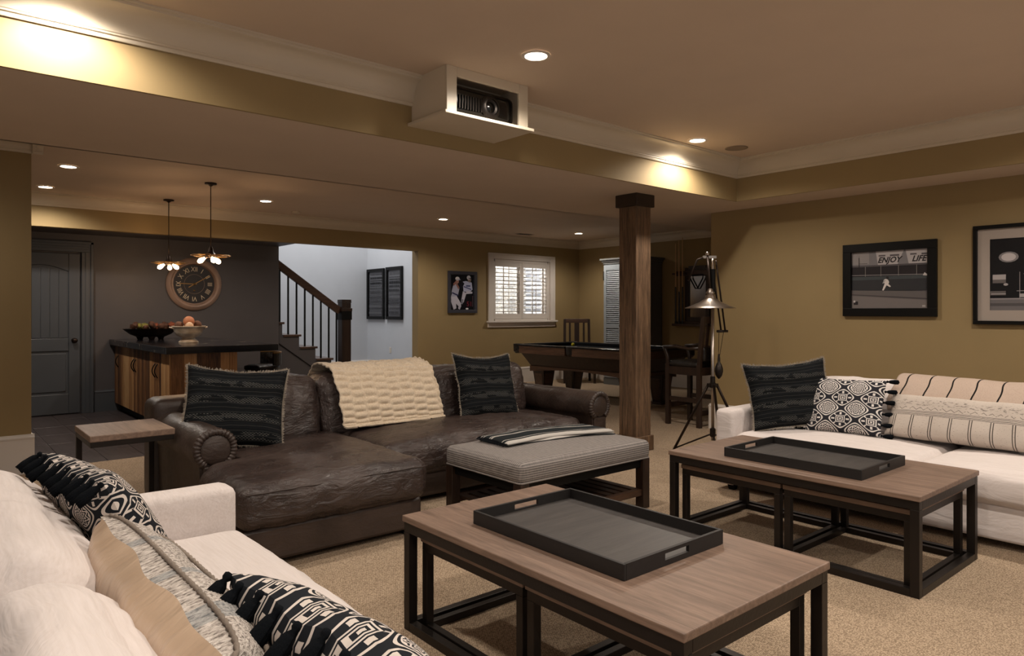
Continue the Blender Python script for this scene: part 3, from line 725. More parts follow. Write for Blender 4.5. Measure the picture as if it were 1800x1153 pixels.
MB().prism(pp, lambda u, v, t: (u, v, t), .66, .80).build('backrest', M['black_leather'], bs)
MB().prism(pp, lambda u, v, t: (u, v, t), .80, .815).build('top_rail', M['brass'], bs)
# outlets
def plate(x, y, z, rz, lab, group=None):
    t = thing('outlet_plate', lab, 'wall plate', (x, y, z), rz, group)
    MB().box(-.037, .037, -.006, 0, -.06, .06).build('plate', M['white'], t, bevel=.003)
    for s_ in (-.024, .024): MB().box(-.017, .017, -.008, -.005, s_ - .015, s_ + .015).build('socket', M['trim'], t)
plate(4.01, 10.349, .44, 0, 'white outlet plate low on the charcoal wall, above the leather sofa')
plate(7.199, 13.0 - .75, .52, R(-90), 'white outlet plate low on the pale stairwell wall')
plate(7.199, 11.35, 1.20, R(-90), 'white switch plate right of the twin wall prints')

# bowls
bo = thing('pedestal_bowl', 'glazed cream pedestal bowl with side handles on the bar', 'bowl', (2.38, 8.62, .935))
pr = [(.105, 0), (.108, .012), (.08, .035), (.068, .05), (.078, .062), (.13, .085), (.155, .13), (.168, .175), (.182, .185), (.182, .195), (.165, .193), (.145, .13), (.08, .08), (0, .075)]
MB().lathe(pr, 40, caps=False).build('body', M['ceramic'], bo, smooth=True, angle=50)
for s_ in (-1, 1): MB().tube([(s_ * .165, -.03, .165), (s_ * .20, -.02, .178), (s_ * .205, 0, .18), (s_ * .20, .02, .178), (s_ * .165, .03, .165)], .008, 8).build('side_handle', M['ceramic'], bo, smooth=True)
terr = plain('terracotta_ball', hexc('b0704c'), .6, var=.25, bscale=25, bstr=.3); brn = plain('woven_vine_ball', hexc('5a3a28'), .8, var=.4, bscale=60, bstr=.9); crm = plain('cream_ball', hexc('c7a88a'), .6, var=.2)
for (dx, dy, z, r, m_, lab) in ((.0, -.01, .245, .062, terr, 'large terracotta coloured ball topmost in the cream bowl'), (-.10, .02, .20, .048, brn, 'dark brown vine ball at the left of the cream bowl'), (.10, .02, .205, .05, brn, 'dark brown vine ball at the right of the cream bowl'), (-.02, -.105, .195, .045, crm, 'cream ball at the near rim of the cream bowl'), (.03, .105, .205, .05, terr, 'terracotta ball at the far side of the cream bowl')):
    o = MB().lathe([(r * math.sin(PI * k / 12), -r * math.cos(PI * k / 12)) for k in range(13)], 20, caps=False).build('decorative_ball', m_, smooth=True, loc=(2.38 + dx, 8.62 + dy, .935 + z)); tag(o, lab, 'ball', 'balls in the cream bowl')
wbw = thing('wooden_dough_bowl', 'wide dark wooden bowl on feet beside the cream pedestal bowl', 'bowl', (2.27, 9.88, .935))
MB().lathe([(.0, .035), (.16, .035), (.24, .07), (.32, .135), (.33, .14), (.30, .13), (.22, .075), (0, .06)], 36, sy=.8, caps=False).build('body', M['bronze'], wbw, smooth=True, angle=50)
for k in range(3):
    a = k * 2.1 + .4; MB().lathe([(.03, 0), (.05, .045)], 10, (.14 * math.cos(a), .11 * math.sin(a), 0)).build('foot', M['bronze'], wbw)
rn = random.Random(11)
cols = [plain('dried_leaf_brown', hexc('4a2c1c'), .8, var=.4), plain('dried_pod_olive', hexc('6f6a2c'), .8, var=.3), plain('dried_pod_rust', hexc('73391f'), .8, var=.3)]
for k in range(16):
    a = k * 2.399; rr = .27 * math.sqrt((k + .5) / 16); r = rn.uniform(.03, .05); ci = (1 if k in (1, 4, 6) else rn.choice((0, 2))); m_ = cols[ci]
    mb = MB().lathe([(r * math.sin(PI * j / 8) * (1 + .25 * math.sin(j * 2.5 + k)), -r * math.cos(PI * j / 8)) for j in range(9)], 9, sx=rn.uniform(.8, 1.4), caps=False)
    o = mb.build('dried_pod', m_, smooth=True, loc=(2.27 + rr * math.cos(a), 9.88 + rr * .8 * math.sin(a), .935 + .105 + .30 * rr * rr / .3 + (.05 if k < 5 else .02)), rot=(rn.uniform(0, 3), rn.uniform(0, 3), 0))
    tag(o, ('dark brown dried pod among those heaped in the wooden bowl', 'olive coloured dried pod topping the heap in the wooden bowl', 'rust red dried pod among those heaped in the wooden bowl')[ci], 'dried pod', ('brown', 'olive', 'rust red')[ci] + ' dried pods in the wooden bowl')

# pendants
def pendant(x, y, zr, lab, rot):
    t = thing('pendant_light', lab, 'pendant lamp', (x, y, BACK_Z), rot)
    z = zr - BACK_Z
    MB().lathe([(.0, 0), (.06, 0), (.06, -.015), (.03, -.02), (.01, -.035)], 24, caps=False).build('canopy', M['bronze'], t, smooth=True, angle=40)
    MB().tube([(0, 0, -.02), (0, 0, z + .06)], .005, 8).build('rod', M['bronze'], t, smooth=True)
    MB().lathe([(.012, z + .10), (.022, z + .08), (.03, z + .04), (.05, z + .02), (.05, z - .01), (.02, z - .02), (0, z - .02)], 20, caps=False).build('hub', M['bronze'], t, smooth=True, angle=40)
    for r in (.16, .195):
        MB().tube([(r * math.cos(a * PI / 20), r * math.sin(a * PI / 20), z + (.006 if r > .17 else -.004)) for a in range(40)], .0035, 6, closed=True).build('wire_ring', M['brass'], t, smooth=True)
    for k in range(8):
        a = k * PI / 4; MB().tube([(.04 * math.cos(a), .04 * math.sin(a), z + .02), (.195 * math.cos(a), .195 * math.sin(a), z + .006)], .0025, 6).build('wire_spoke', M['brass'], t)
    for k in range(3):
        a = k * 2 * PI / 3 + .35; dx, dy = math.cos(a), math.sin(a)
        MB().tube([(.03 * dx, .03 * dy, z), (.055 * dx, .055 * dy, z - .018)], .014, 10).build('socket', M['bronze'], t)
        pts = [(.05 * dx, .05 * dy, z - .016)]; rs = [.010]
        for q, rr in ((.2, .016), (.45, .024), (.7, .026), (.9, .018), (1, .006)): pts.append(((.055 + .075 * q) * dx, (.055 + .075 * q) * dy, z - .018 - .05 * q)); rs.append(rr)
        MB().tube(pts, rs, 12).build('bulb', M['bulb'], t, smooth=True)
    d_ = bpy.data.lights.new('pendant_glow', 'POINT'); d_.energy = 7; d_.color = (1, .62, .34); d_.shadow_soft_size = .04
    o = bpy.data.objects.new('pendant_glow', d_); COL.objects.link(o); o.location = (x, y, zr - .13)
pendant(2.35, 7.71, 1.885, 'nearer wire ring pendant hanging from the taller looking rod over the bar', R(8))
pendant(2.31, 9.19, 1.885, 'farther wire ring pendant over the bar, left of the other', R(50))

# clock
ck = thing('wall_clock', 'large round clock with black face and roman numerals over the bar', 'clock', (2.93, 10.35, 1.68))
rim = plain('bronzed_clock_rim', hexc('8a7263'), .5, var=.2, bscale=30, bstr=.2)
MB().lathe([(.365, 0), (.37, -.02), (.35, -.045), (.32, -.055), (.30, -.045), (.285, -.05), (.275, -.03), (.27, -.015)], 64, axis='Y', caps=False).build('rim', rim, ck, smooth=True, angle=35)
MB().lathe([(.0, -.012), (.275, -.012), (.275, 0)], 64, axis='Y', caps=False).build('dial', plain('clock_dial', hexc('1d1715'), .5), ck)
nm = MB()
for k, s_ in enumerate(['XII', 'I', 'II', 'III', 'IIII', 'V', 'VI', 'VII', 'VIII', 'IX', 'X', 'XI']):
    vs, fs = text_mesh(s_, .092); a = k * PI / 6; sc = min(1.0, 1.2 - .08 * len(s_))
    out = []
    for v in vs:
        x, y = v.x * sc * .85, v.y + .205
        out.append((x * math.cos(a) + y * math.sin(a), -.0135, -x * math.sin(a) + y * math.cos(a)))
    nm.add(out, fs)
nm.build('numerals', plain('clock_numeral', hexc('c9b89c'), .5), ck, fix=False)
MB().tube([(.135 * math.cos(a * PI / 24), -.014, .135 * math.sin(a * PI / 24)) for a in range(48)], .002, 5, closed=True).build('inner_ring', rim, ck)
for (ang, ln, tl, wd) in ((59, .235, .09, .011), (272, .19, .03, .010)):
    a = R(ang); dx, dz = math.sin(a), math.cos(a)
    MB().beam((-tl * dx, -.02, -tl * dz), (ln * dx, -.02, ln * dz), wd, .003, up=(0, 1, 0)).build('hand', M['brass'], ck)
MB().lathe([(.016, -.012), (.016, -.022), (0, -.026)], 16, axis='Y', caps=False).lathe([(.011, -.012), (.011, -.018), (0, -.02)], 12, (0, 0, -.09), 'Y', caps=False).build('arbor', M['brass'], ck, smooth=True)

# ================================================================ WALL PICTURES
MC = {}
def flat(h, rough=.5):
    if h not in MC: MC[h] = plain('print_ink_' + h, tuple(min(1, v * 1.5) for v in hexc(h)), rough, var=.02, bstr=0, spec=.2)
    return MC[h]
def picture(label, loc, rz, w, h, fw, depth, frame_m, layers, mat_w=0, mat_h='c9bfb4', glass=True, group=None):
    """local x right, z up, front = -y. layers: (hex, [polygon points in 0..1 of the print])"""
    t = thing('framed_picture', label, 'picture', loc, rz, group)
    fr = MB()
    for a in ((-w / 2, w / 2, -h / 2, -h / 2 + fw), (-w / 2, w / 2, h / 2 - fw, h / 2), (-w / 2, -w / 2 + fw, -h / 2 + fw, h / 2 - fw), (w / 2 - fw, w / 2, -h / 2 + fw, h / 2 - fw)): fr.box(a[0], a[1], -depth, 0, a[2], a[3])
    fr.build('frame', frame_m, t, bevel=.003)
    iw, ih = w / 2 - fw, h / 2 - fw
    if mat_w: 
        mm = MB()
        for a in ((-iw, iw, -ih, -ih + mat_w), (-iw, iw, ih - mat_w, ih), (-iw, -iw + mat_w, -ih + mat_w, ih - mat_w), (iw - mat_w, iw, -ih + mat_w, ih - mat_w)): mm.box(a[0], a[1], -.010, -.004, a[2], a[3])
        mm.build('mat_board', flat(mat_h), t)
        iw -= mat_w; ih -= mat_w
    keys = []
    mb = MB()
    for k, (hx, poly) in enumerate(layers):
        if hx not in keys: keys.append(hx)
        i = keys.index(hx); y = -.003 - .00025 * k
        if isinstance(poly, tuple) and poly[0] == 'mesh':
            vs, fs = poly[1]; mb.add([(-iw + v[0] * 2 * iw, y, -ih + v[1] * 2 * ih) for v in vs], fs, i)
        else:
            mb.add([(-iw + max(0, min(1, u)) * 2 * iw, y, -ih + max(0, min(1, v)) * 2 * ih) for u, v in poly], [tuple(range(len(poly)))], i)
    mb.build('print', [flat(k) for k in keys], t, fix=False)
    if glass: MB().add([(-iw - mat_w, -.014, -ih - mat_w), (iw + mat_w, -.014, -ih - mat_w), (iw + mat_w, -.014, ih + mat_w), (-iw - mat_w, -.014, ih + mat_w)], [(0, 1, 2, 3)]).build('glazing', M['museum_glass'], t, fix=False)
    return t
def rc(x0, x1, y0, y1): return [(x0, y0), (x1, y0), (x1, y1), (x0, y1)]
def ell(cx, cy, rx, ry, n=14, rot=0):
    c_, s_ = math.cos(rot), math.sin(rot)
    return [(cx + rx * math.cos(2 * PI * k / n) * c_ - ry * math.sin(2 * PI * k / n) * s_, cy + rx * math.cos(2 * PI * k / n) * s_ + ry * math.sin(2 * PI * k / n) * c_) for k in range(n)]
def limb(x0, y0, x1, y1, w0, w1):
    d = Vector((x1 - x0, (y1 - y0))); n = Vector((-d.y, d.x)).normalized()
    return [(x0 + n.x * w0, y0 + n.y * w0), (x0 - n.x * w0, y0 - n.y * w0), (x1 - n.x * w1, y1 - n.y * w1), (x1 + n.x * w1, y1 + n.y * w1)]
def txt(s_, cx, cy, hgt, asp, shear=.3, bold=.01, xs=1):
    vs, fs = text_mesh(s_, 1.0, shear, bold)
    return ('mesh', ([(cx + v.x * hgt * asp * xs, cy + v.y * hgt) for v in vs], fs))
# outfield picture
lay = [('4a4648', rc(0, 1, 0, 1)), ('6b686a', rc(0, 1, .76, 1)), ('7d7877', rc(0, .24, .78, 1)), ('9a9494', [(.33, 1), (.36, .76), (.62, .76), (.70, 1)]), ('9a9494', [(.72, 1), (.76, .76), (1, .76), (1, 1)]),
       ('1f1c1e', txt('ENJOY', .505, .835, .135, .75, .35, .03)), ('1f1c1e', txt('LIFE', .885, .835, .135, .75, .35, .03)), ('4c484a', rc(.37, .46, .905, .93)), ('4c484a', rc(.52, .64, .90, .93)), ('4c484a', rc(.78, .86, .905, .93)), ('4c484a', rc(.92, 1, .90, .93)),
       ('242022', rc(0, 1, .56, .745)), ('6b686a', rc(0, 1, .735, .74)), ('3a3e40', rc(0, 1, .50, .56)), ('8d8a8a', [(0, .585), (1, .565), (1, .572), (0, .592)]), ('2c2c2e', rc(0, 1, .30, .50)), ('55504f', [(0, .32), (1, .28), (1, 0), (0, 0)]),
       ('3a3637', [(0, .235), (1, .145), (1, .165), (0, .25)]), ('625c5a', [(0, .22), (1, .13), (1, 0), (0, 0)]), ('242022', rc(.10, .106, .72, .90)), ('242022', rc(.10, .22, .79, .795)), ('242022', rc(.03, .09, .06, .12)), ('a59f9c', ell(.04, .12, .015, .02)), ('8a8583', rc(.93, .97, .02, .05))]
for xx in (.19, .40, .63, .86): lay.append(('77736f', rc(xx, xx + .006, .56, .74)))
lay += [('b4aca8', ell(.475, .46, .035, .05, rot=.3)), ('b4aca8', limb(.47, .42, .43, .31, .018, .010)), ('b4aca8', limb(.48, .42, .53, .37, .018, .010)), ('2a2526', ell(.49, .53, .018, .022)), ('8d8a8a', limb(.46, .49, .43, .43, .01, .007)),
        ('a59f9c', [(.94, .55), (.96, .60), (1, .56), (1, .54)])]
picture('black framed night baseball picture reading ENJOY LIFE above the cream sofa', (6.675, 2.60, 1.588), R(-90), .80, .67, .075, .03, M['black'], lay)
lay = [('141315', rc(0, 1, 0, 1)), ('5d595a', rc(0, 1, 0, .17)), ('474445', rc(0, 1, .06, .10)), ('787374', [(0, .17), (1, .17), (1, .155), (0, .15)]), ('6f6b6c', ell(.14, .74, .075, .075)), ('a39c9c', ell(.14, .74, .055, .055)),
       ('8f8989', rc(.02, .12, .38, .50)), ('55504f', rc(.02, .12, .38, .43)), ('7a7475', rc(.22, .225, .17, .53)), ('7a7475', rc(.31, .315, .17, .58)), ('7a7475', rc(.41, .415, .17, .53)), ('a39c9c', [(.25, .50), (.31, .58), (.31, .54), (.27, .48)]),
       ('8f8989', rc(.20, .38, .265, .272)), ('8f8989', rc(.22, .27, .18, .23)), ('8f8989', ell(.12, .36, .018, .018)), ('8f8989', ell(.38, .49, .02, .02)), ('55504f', rc(0, .12, .21, .27)), ('8f8989', rc(.01, .12, .225, .235)), ('77736f', rc(.5, .95, .18, .22)),
       ('7a7475', rc(.62, .626, .17, .5)), ('7a7475', rc(.82, .826, .17, .55))]
picture('wide mat black framed stadium night photograph cut off by the right edge', (6.675, 1.36, 1.597), R(-90), 1.14, .81, .03, .035, M['black'], lay, .085, '8c827a')
# poster: two ball players on black
lay = [('0d0c10', rc(0, 1, 0, 1)), ('6e7078', rc(.01, .99, .985, .992)), ('6e7078', rc(.98, .985, .02, .99))]
A_ = 'a9a6b0'
for hx, p in ((A_, limb(.22, .52, .10, .26, .11, .10)), (A_, limb(.12, .30, .20, .02, .11, .06)), (A_, limb(.18, .34, .42, .12, .10, .06)), (A_, limb(.42, .14, .36, .02, .05, .04)), ('8f8f9e', [(.06, .52), (.12, .68), (.26, .74), (.38, .60), (.32, .40), (.08, .36)]), ('2b2c4a', limb(.08, .48, .34, .40, .02, .02)),
              ('7e5a50', limb(.14, .70, .26, .80, .035, .03)), ('7e5a50', limb(.36, .60, .24, .76, .035, .03)), ('8a675c', ell(.30, .80, .06, .06)), ('b9b4b4', ell(.30, .88, .09, .055)), ('8f8f9e', rc(.24, .42, .84, .865)),
              ('9d9fb4', [(.52, .80), (.66, .82), (.90, .78), (.94, .58), (.80, .50), (.55, .52)]), ('3a3f66', limb(.56, .66, .88, .58, .015, .015)), ('3a3f66', rc(.66, .84, .66, .70)), ('15131c', limb(.54, .78, .42, .60, .06, .05)), (A_, limb(.60, .50, .50, .22, .08, .055)), (A_, limb(.66, .50, .93, .49, .05, .025)),
              ('76767f', limb(.50, .30, .48, .16, .05, .03)), ('6f625c', ell(.80, .86, .075, .08)), ('a9a8ae', ell(.77, .92, .085, .06)), ('15131c', rc(.76, .92, .89, .91)), ('6b2430', txt('51', .80, .16, .19, 1.3, 0, .01)), ('d0cdd0', ell(.70, .03, .06, .025))):
    lay.append((hx, p))
for k in range(9): lay.append(('8a6a74', rc(.925, .945, .10 + k * .035, .115 + k * .035)))
picture('slate framed poster of two baseball players left of the window', (7.045, 9.615, 1.625), 0, .61, .71, .055, .03, plain('slate_frame', hexc('3b3b44'), .4), lay)
# twin typographic prints on the stairwell wall (lettering too small to read)
def typo(seed):
    r_ = random.Random(seed); lay = [('66666a', rc(0, 1, 0, 1))]; y = .95
    while y > .06:
        hh_ = r_.choice((.02, .03, .05, .06)); x = .08; dk = r_.choice(('2c2c2e', '3c3c3e', '4c4c4e'))
        while x < .9:
            ww = r_.uniform(.03, .09); 
            if x + ww > .93: break
            lay.append((dk, rc(x, x + ww, y - hh_, y))); x += ww + r_.uniform(.012, .03)
        y -= hh_ + r_.uniform(.018, .04)
    return lay
picture('left of two tall black framed lettered prints on the stairwell wall', (7.195, 12.81, 1.655), R(-90), .70, 1.04, .06, .04, M['black'], typo(4), group=None)
picture('right of two tall black framed lettered prints on the stairwell wall', (7.195, 12.07, 1.66), R(-90), .62, 1.05, .06, .04, M['black'], typo(9), group=None)
# ================================================================ BILLIARD CORNER
bt = thing('billiard_table', 'walnut billiard table with black felt and tapered square legs behind the post', 'billiard table', (6.93, 5.74, 0))
w_, l_ = 1.32, 2.43
MB().box(.12, w_ - .12, .12, l_ - .12, .70, .745).build('bed', M['felt'], bt)
rc_ = MB()
for (a, b, c, d_) in ((0, .10, .16, l_ / 2 - .07), (0, .10, l_ / 2 + .07, l_ - .16), (w_ - .10, w_, .16, l_ / 2 - .07), (w_ - .10, w_, l_ / 2 + .07, l_ - .16), (.16, w_ - .16, 0, .10), (.16, w_ - .16, l_ - .10, l_)): rc_.box(a, b, c, d_, .775, .80)
for (a, b, c, d_) in ((0, .10, .16, l_ / 2 - .07), (0, .10, l_ / 2 + .07, l_ - .16), (w_ - .10, w_, .16, l_ / 2 - .07), (w_ - .10, w_, l_ / 2 + .07, l_ - .16), (.16, w_ - .16, 0, .10), (.16, w_ - .16, l_ - .10, l_)):
    MB().box(a, b, c, d_, .775, .80).build('rail_cap', plain('black_lacquer_rail', hexc('1a1614'), .22) if 'lq' not in M else M['lq'], bt, bevel=.006)
    ax = 'dark_wood_y' if d_ - c > .5 and b - a < .3 else 'dark_wood_x'
    o_ = (.006 if a < .01 else 0, .006 if b > w_ - .01 else 0)
    MB().box(a + .008 * (a < .01), b - .008 * (b > w_ - .01), c + .008 * (c < .01), d_ - .008 * (d_ > l_ - .01), .665, .775).build('rail_apron', M[ax], bt, bevel=.004)
for (a, b, c, d_) in ((.10, .14, .16, l_ / 2 - .07), (.10, .14, l_ / 2 + .07, l_ - .16), (w_ - .14, w_ - .10, .16, l_ / 2 - .07), (w_ - .14, w_ - .10, l_ / 2 + .07, l_ - .16), (.16, w_ - .16, .10, .14), (.16, w_ - .16, l_ - .14, l_ - .10)):
    MB().box(a, b, c, d_, .745, .792).build('cushion_rail', M['felt'], bt, bevel=.008)
for (x, y) in ((.075, .075), (.075, l_ / 2), (.075, l_ - .075), (w_ - .075, .075), (w_ - .075, l_ / 2), (w_ - .075, l_ - .075)):
    MB().lathe([(.05, .66), (.078, .69), (.082, .80), (.062, .803), (.058, .72), (0, .70)], 20, (x, y, 0), caps=False).build('pocket', M['black_leather'], bt, smooth=True, angle=40)
MB().taper((.21, w_ - .21, .22, l_ - .22), (.10, w_ - .10, .10, l_ - .10), .46, .665).build('cabinet', M['dark_wood'], bt, bevel=.004)
n_ = 16; top = [(.20 + (l_ - .40) * k / n_, .47) for k in range(n_ + 1)]; bot = [(.20 + (l_ - .40) * k / n_, .385 + .055 * math.sin(PI * k / n_)) for k in range(n_, -1, -1)]
for x in (.195, w_ - .22): MB().prism(top + bot, lambda u, v, t: (t, u, v), x, x + .025).build('arched_skirt', M['dark_wood_y'], bt)
top = [(.22 + (w_ - .44) * k / 8, .47) for k in range(9)]; bot = [(.22 + (w_ - .44) * k / 8, .385 + .045 * math.sin(PI * k / 8)) for k in range(8, -1, -1)]
for y in (.205, l_ - .23): MB().prism(top + bot, lambda u, v, t: (u, t, v), y, y + .025).build('arched_skirt', M['dark_wood_x'], bt)
for x in (.34, w_ - .34):
    for y in (.36, l_ - .36):
        lg = MB().taper((x - .075, x + .075, y - .075, y + .075), (x - .12, x + .12, y - .12, y + .12), 0, .40).box(x - .13, x + .13, y - .13, y + .13, .40, .46).box(x - .085, x + .085, y - .085, y + .085, 0, .03)
        L_ = lg.build('leg', M['dark_wood'], bt, bevel=.005)
        pn = MB().taper((x - .058, x + .058, y - .083, y - .076), (x - .085, x + .085, y - .122, y - .115), .06, .36)
        pn.build('leg_panel', M['dark_wood_x'], L_)
        MB().taper((x - .083, x - .076, y - .058, y + .058), (x - .122, x - .115, y - .085, y + .085), .06, .36).build('leg_panel', M['dark_wood_x'], L_)
ball = MB().lathe([(.0285 * math.sin(PI * k / 12), .0285 - .0285 * math.cos(PI * k / 12)) for k in range(13)], 20, caps=False).build('billiard_ball', plain('yellow_ball', hexc('c9c23c'), .15, var=.03), smooth=True, loc=(7.87, 7.78, .745))
tag(ball, 'single yellow ball on the black felt of the billiard table', 'ball')

# slatted armchair in the corner
ac = thing('wooden_armchair', 'dark slat backed wooden armchair in the corner behind the billiard table', 'armchair', (9.22, 8.98, 0), R(-40))
for sx in (-1, 1):
    MB().beam((.235 * sx, .22, 0), (.225 * sx, .27, 1.15), .045).build('rear_post', M['dark_wood'], ac)
    MB().beam((.27 * sx, -.27, 0), (.27 * sx, -.27, .66), .045).build('leg', M['dark_wood'], ac)
    MB().box(.24 * sx - .045 * (sx < 0) - .01, .24 * sx + .045 * (sx > 0) + .045, -.34, .24, .66, .69).build('armrest', M['dark_wood_y'], ac, bevel=.006)
    MB().beam((.27 * sx, -.27, .18), (.235 * sx, .23, .18), .022, .05).build('stretcher', M['dark_wood_y'], ac)
    MB().beam((.27 * sx, -.28, .56), (.285 * sx, -.30, .66), .03, .05).build('arm_bracket', M['dark_wood'], ac)
MB().box(-.25, .25, -.28, .24, .38, .43).build('seat', M['dark_wood_y'], ac, bevel=.008)
MB().beam((-.225, .268, 1.12), (.225, .268, 1.12), .03, .075).build('top_rail', M['dark_wood_x'], ac, bevel=.005)
MB().beam((-.225, .24, .55), (.225, .24, .55), .03, .06).build('lower_rail', M['dark_wood_x'], ac)
for k, wd in ((-.13, .035), (0, .09), (.13, .035)): MB().beam((k, .242, .56), (k, .266, 1.1), wd, .014, up=(0, 1, 0)).build('slat', M['dark_wood'], ac)

# wardrobe with louvered doors
wa = thing('wardrobe', 'tall grey wardrobe with louvered doors against the far wall', 'wardrobe', (9.885, 8.01, 0), R(-90))
MB().box(-.42, .42, -.56, 0, .08, 2.13).build('carcass', M['armoire'], wa, bevel=.003)
MB().box(-.43, .43, -.575, 0, 0, .12).build('plinth', M['armoire'], wa, bevel=.004)
MB().box(-.44, .44, -.58, 0, 2.13, 2.17).box(-.46, .46, -.60, 0, 2.17, 2.20).box(-.485, .485, -.625, 0, 2.20, 2.235).build('cornice', M['armoire'], wa, bevel=.008)
for s_ in (-1, 1):
    a, b = (-.415, -.004) if s_ < 0 else (.004, .415)
    D_ = MB().box(a, a + .06, -.585, -.562, .13, 2.12).box(b - .06, b, -.585, -.562, .13, 2.12).box(a + .06, b - .06, -.585, -.562, 2.03, 2.12).box(a + .06, b - .06, -.585, -.562, 1.00, 1.08).box(a + .06, b - .06, -.585, -.562, .13, .24).build('door', M['armoire_light'], wa, bevel=.002)
    lv = MB(); z = .25
    while z < 2.02:
        if not (.97 < z < 1.08): lv.add([(a + .06, -.583, z), (b - .06, -.583, z), (b - .06, -.565, z + .028), (a + .06, -.565, z + .028), (a + .06, -.580, z - .004), (b - .06, -.580, z - .004), (b - .06, -.562, z + .024), (a + .06, -.562, z + .024)], [(0, 1, 2, 3), (7, 6, 5, 4), (0, 4, 5, 1), (3, 2, 6, 7), (0, 3, 7, 4), (1, 5, 6, 2)])
        z += .034
    o = lv.build('louvers', M['armoire_light'], D_); o['kind'] = 'stuff'
    MB().lathe([(.014, -.585), (.016, -.605), (.0, -.61)], 12, (0.03 * s_, 0, 1.04), 'Y', caps=False).build('knob', M['bronze'], D_, smooth=True)
    for z in (.4, 1.85): MB().box(a - .006 if s_ < 0 else b - .004, a + .004 if s_ < 0 else b + .006, -.595, -.56, z, z + .16).build('hinge', M['bronze'], D_)
MB().box(-.42 + .84, .426, -.50, -.06, 1.10, 2.04).box(.42, .426, -.50, -.06, .18, 1.02).build('side_panel', M['armoire'], wa, bevel=.002)

# cue rack on the far wall, and cues
cr = thing('cue_rack', 'dark wall mounted cue rack with framed mirror behind the tripod lamp', 'rack', (9.895, 6.85, 0), R(-90))
MB().box(-.47, .47, -.10, 0, 1.05, 1.09).box(-.44, .44, -.06, 0, 1.09, 1.13).build('shelf', M['dark_wood_x'], cr, bevel=.004)
MB().box(-.44, .44, -.05, -.0, 1.90, 1.98).box(-.47, -.20, -.09, -.05, 1.92, 1.95).box(.20, .47, -.09, -.05, 1.92, 1.95).build('top_bar', M['dark_wood_x'], cr, bevel=.004)
MB().box(-.24, -.17, -.045, 0, 1.13, 2.03).box(.17, .24, -.045, 0, 1.13, 2.03).box(-.17, .17, -.045, 0, 1.98, 2.06).box(-.17, .17, -.045, 0, 1.13, 1.2).build('mirror_frame', M['dark_wood'], cr, bevel=.004)
MB().box(-.17, .17, -.015, -.008, 1.2, 1.98).build('mirror', plain('old_mirror', hexc('9a8f84'), .12, metal=.9, var=.05), cr)
trg = [(-.13, -.055, 1.90), (.13, -.055, 1.90), (.12, -.055, 1.84), (.02, -.055, 1.68), (-.02, -.055, 1.68), (-.12, -.055, 1.84)]
tag(MB().tube([(x + 0, y, z) for x, y, z in trg], .012, 8, closed=True).build('ball_rack', M['black'], None, loc=(9.895, 6.85, 0), rot=(0, 0, R(-90))), 'black triangular ball rack hung in front of the cue rack mirror', 'ball rack')
for k, yy in enumerate((7.24, 7.17, 7.10)):
    lab = ('leftmost', 'middle', 'rightmost')[k] + ' of the three cues standing in the left of the wall rack'
    c_ = thing('pool_cue', lab, 'cue', (9.80, yy, 1.092), group='cues in the wall rack')
    tp = (1.36, 1.42, 1.45)[k]
    MB().tube([(0, 0, 0), (0, 0, .62 - .08 * (k == 1))], [.014, .012], 10).build('butt', M['black_gloss'], c_, smooth=True, angle=40)
    MB().tube([(0, 0, .62 - .08 * (k == 1)), (0, 0, tp)], [.0115, .006], 10).build('shaft', plain('maple_shaft', hexc('c9a478'), .35) if k == 0 else bpy.data.materials['maple_shaft'], c_, smooth=True, angle=40)

# spectator chair
pc = thing('spectator_chair', 'tall dark wood pub chair with black leather seat beside the billiard table', 'chair', (6.81, 4.77, 0))
for sx in (-1, 1):
    MB().beam((.21 * sx, .21, 0), (.21 * sx, .21, .70), .05).build('leg', M['dark_wood'], pc, bevel=.004)
    MB().beam((.21 * sx, -.21, 0), (.21 * sx, -.21, .70), .05).build('leg', M['dark_wood'], pc, bevel=.004)
    MB().beam((.21 * sx, -.21, .68), (.21 * sx, -.27, 1.24), .045).build('back_post', M['dark_wood'], pc, bevel=.004)
    MB().tube([(.21 * sx, .21, .68), (.21 * sx, .22, .78), (.215 * sx, .25, .86), (.215 * sx, .27, .885)], [.026, .022, .022, .02], 8).build('arm_post', M['dark_wood'], pc, smooth=True)
    MB().tube([(.215 * sx, .28, .885), (.22 * sx, .10, .90), (.22 * sx, -.08, .875), (.21 * sx, -.24, .89)], [.018, .022, .018, .022], 8).build('armrest', M['dark_wood'], pc, smooth=True)
    MB().beam((.21 * sx, -.2, .30), (.21 * sx, .2, .30), .03, .05).build('stretcher', M['dark_wood'], pc)
    MB().box(.21 * sx - .018, .21 * sx + .018, -.19, .19, .58, .67).build('seat_rail', M['dark_wood'], pc)
for y, z in ((.21, .22), (-.21, .16)): MB().beam((-.2, y, z), (.2, y, z), .03, .055).build('stretcher', M['dark_wood'], pc)
for y in (.21, -.21): MB().box(-.19, .19, y - .018, y + .018, .58, .67).build('seat_rail', M['dark_wood'], pc)
softbox(-.22, .22, -.20, .23, .66, .73, .03, (0, 0, .015), (12, 12, 4), .003).build('seat', M['black_leather'], pc, smooth=True)
MB().beam((-.2, -.268, 1.20), (.2, -.268, 1.20), .03, .08).build('top_rail', M['dark_wood'], pc)
softbox(-.19, .19, -.262, -.225, .74, .90, .015, (0, .01, 0), (10, 4, 6), .001).build('back_pad', M['black_leather'], pc, smooth=True)
for k in (-.11, 0, .11): MB().beam((k, -.235, .90), (k, -.265, 1.18), .05, .012, up=(0, 1, 0)).build('slat', M['dark_wood'], pc)

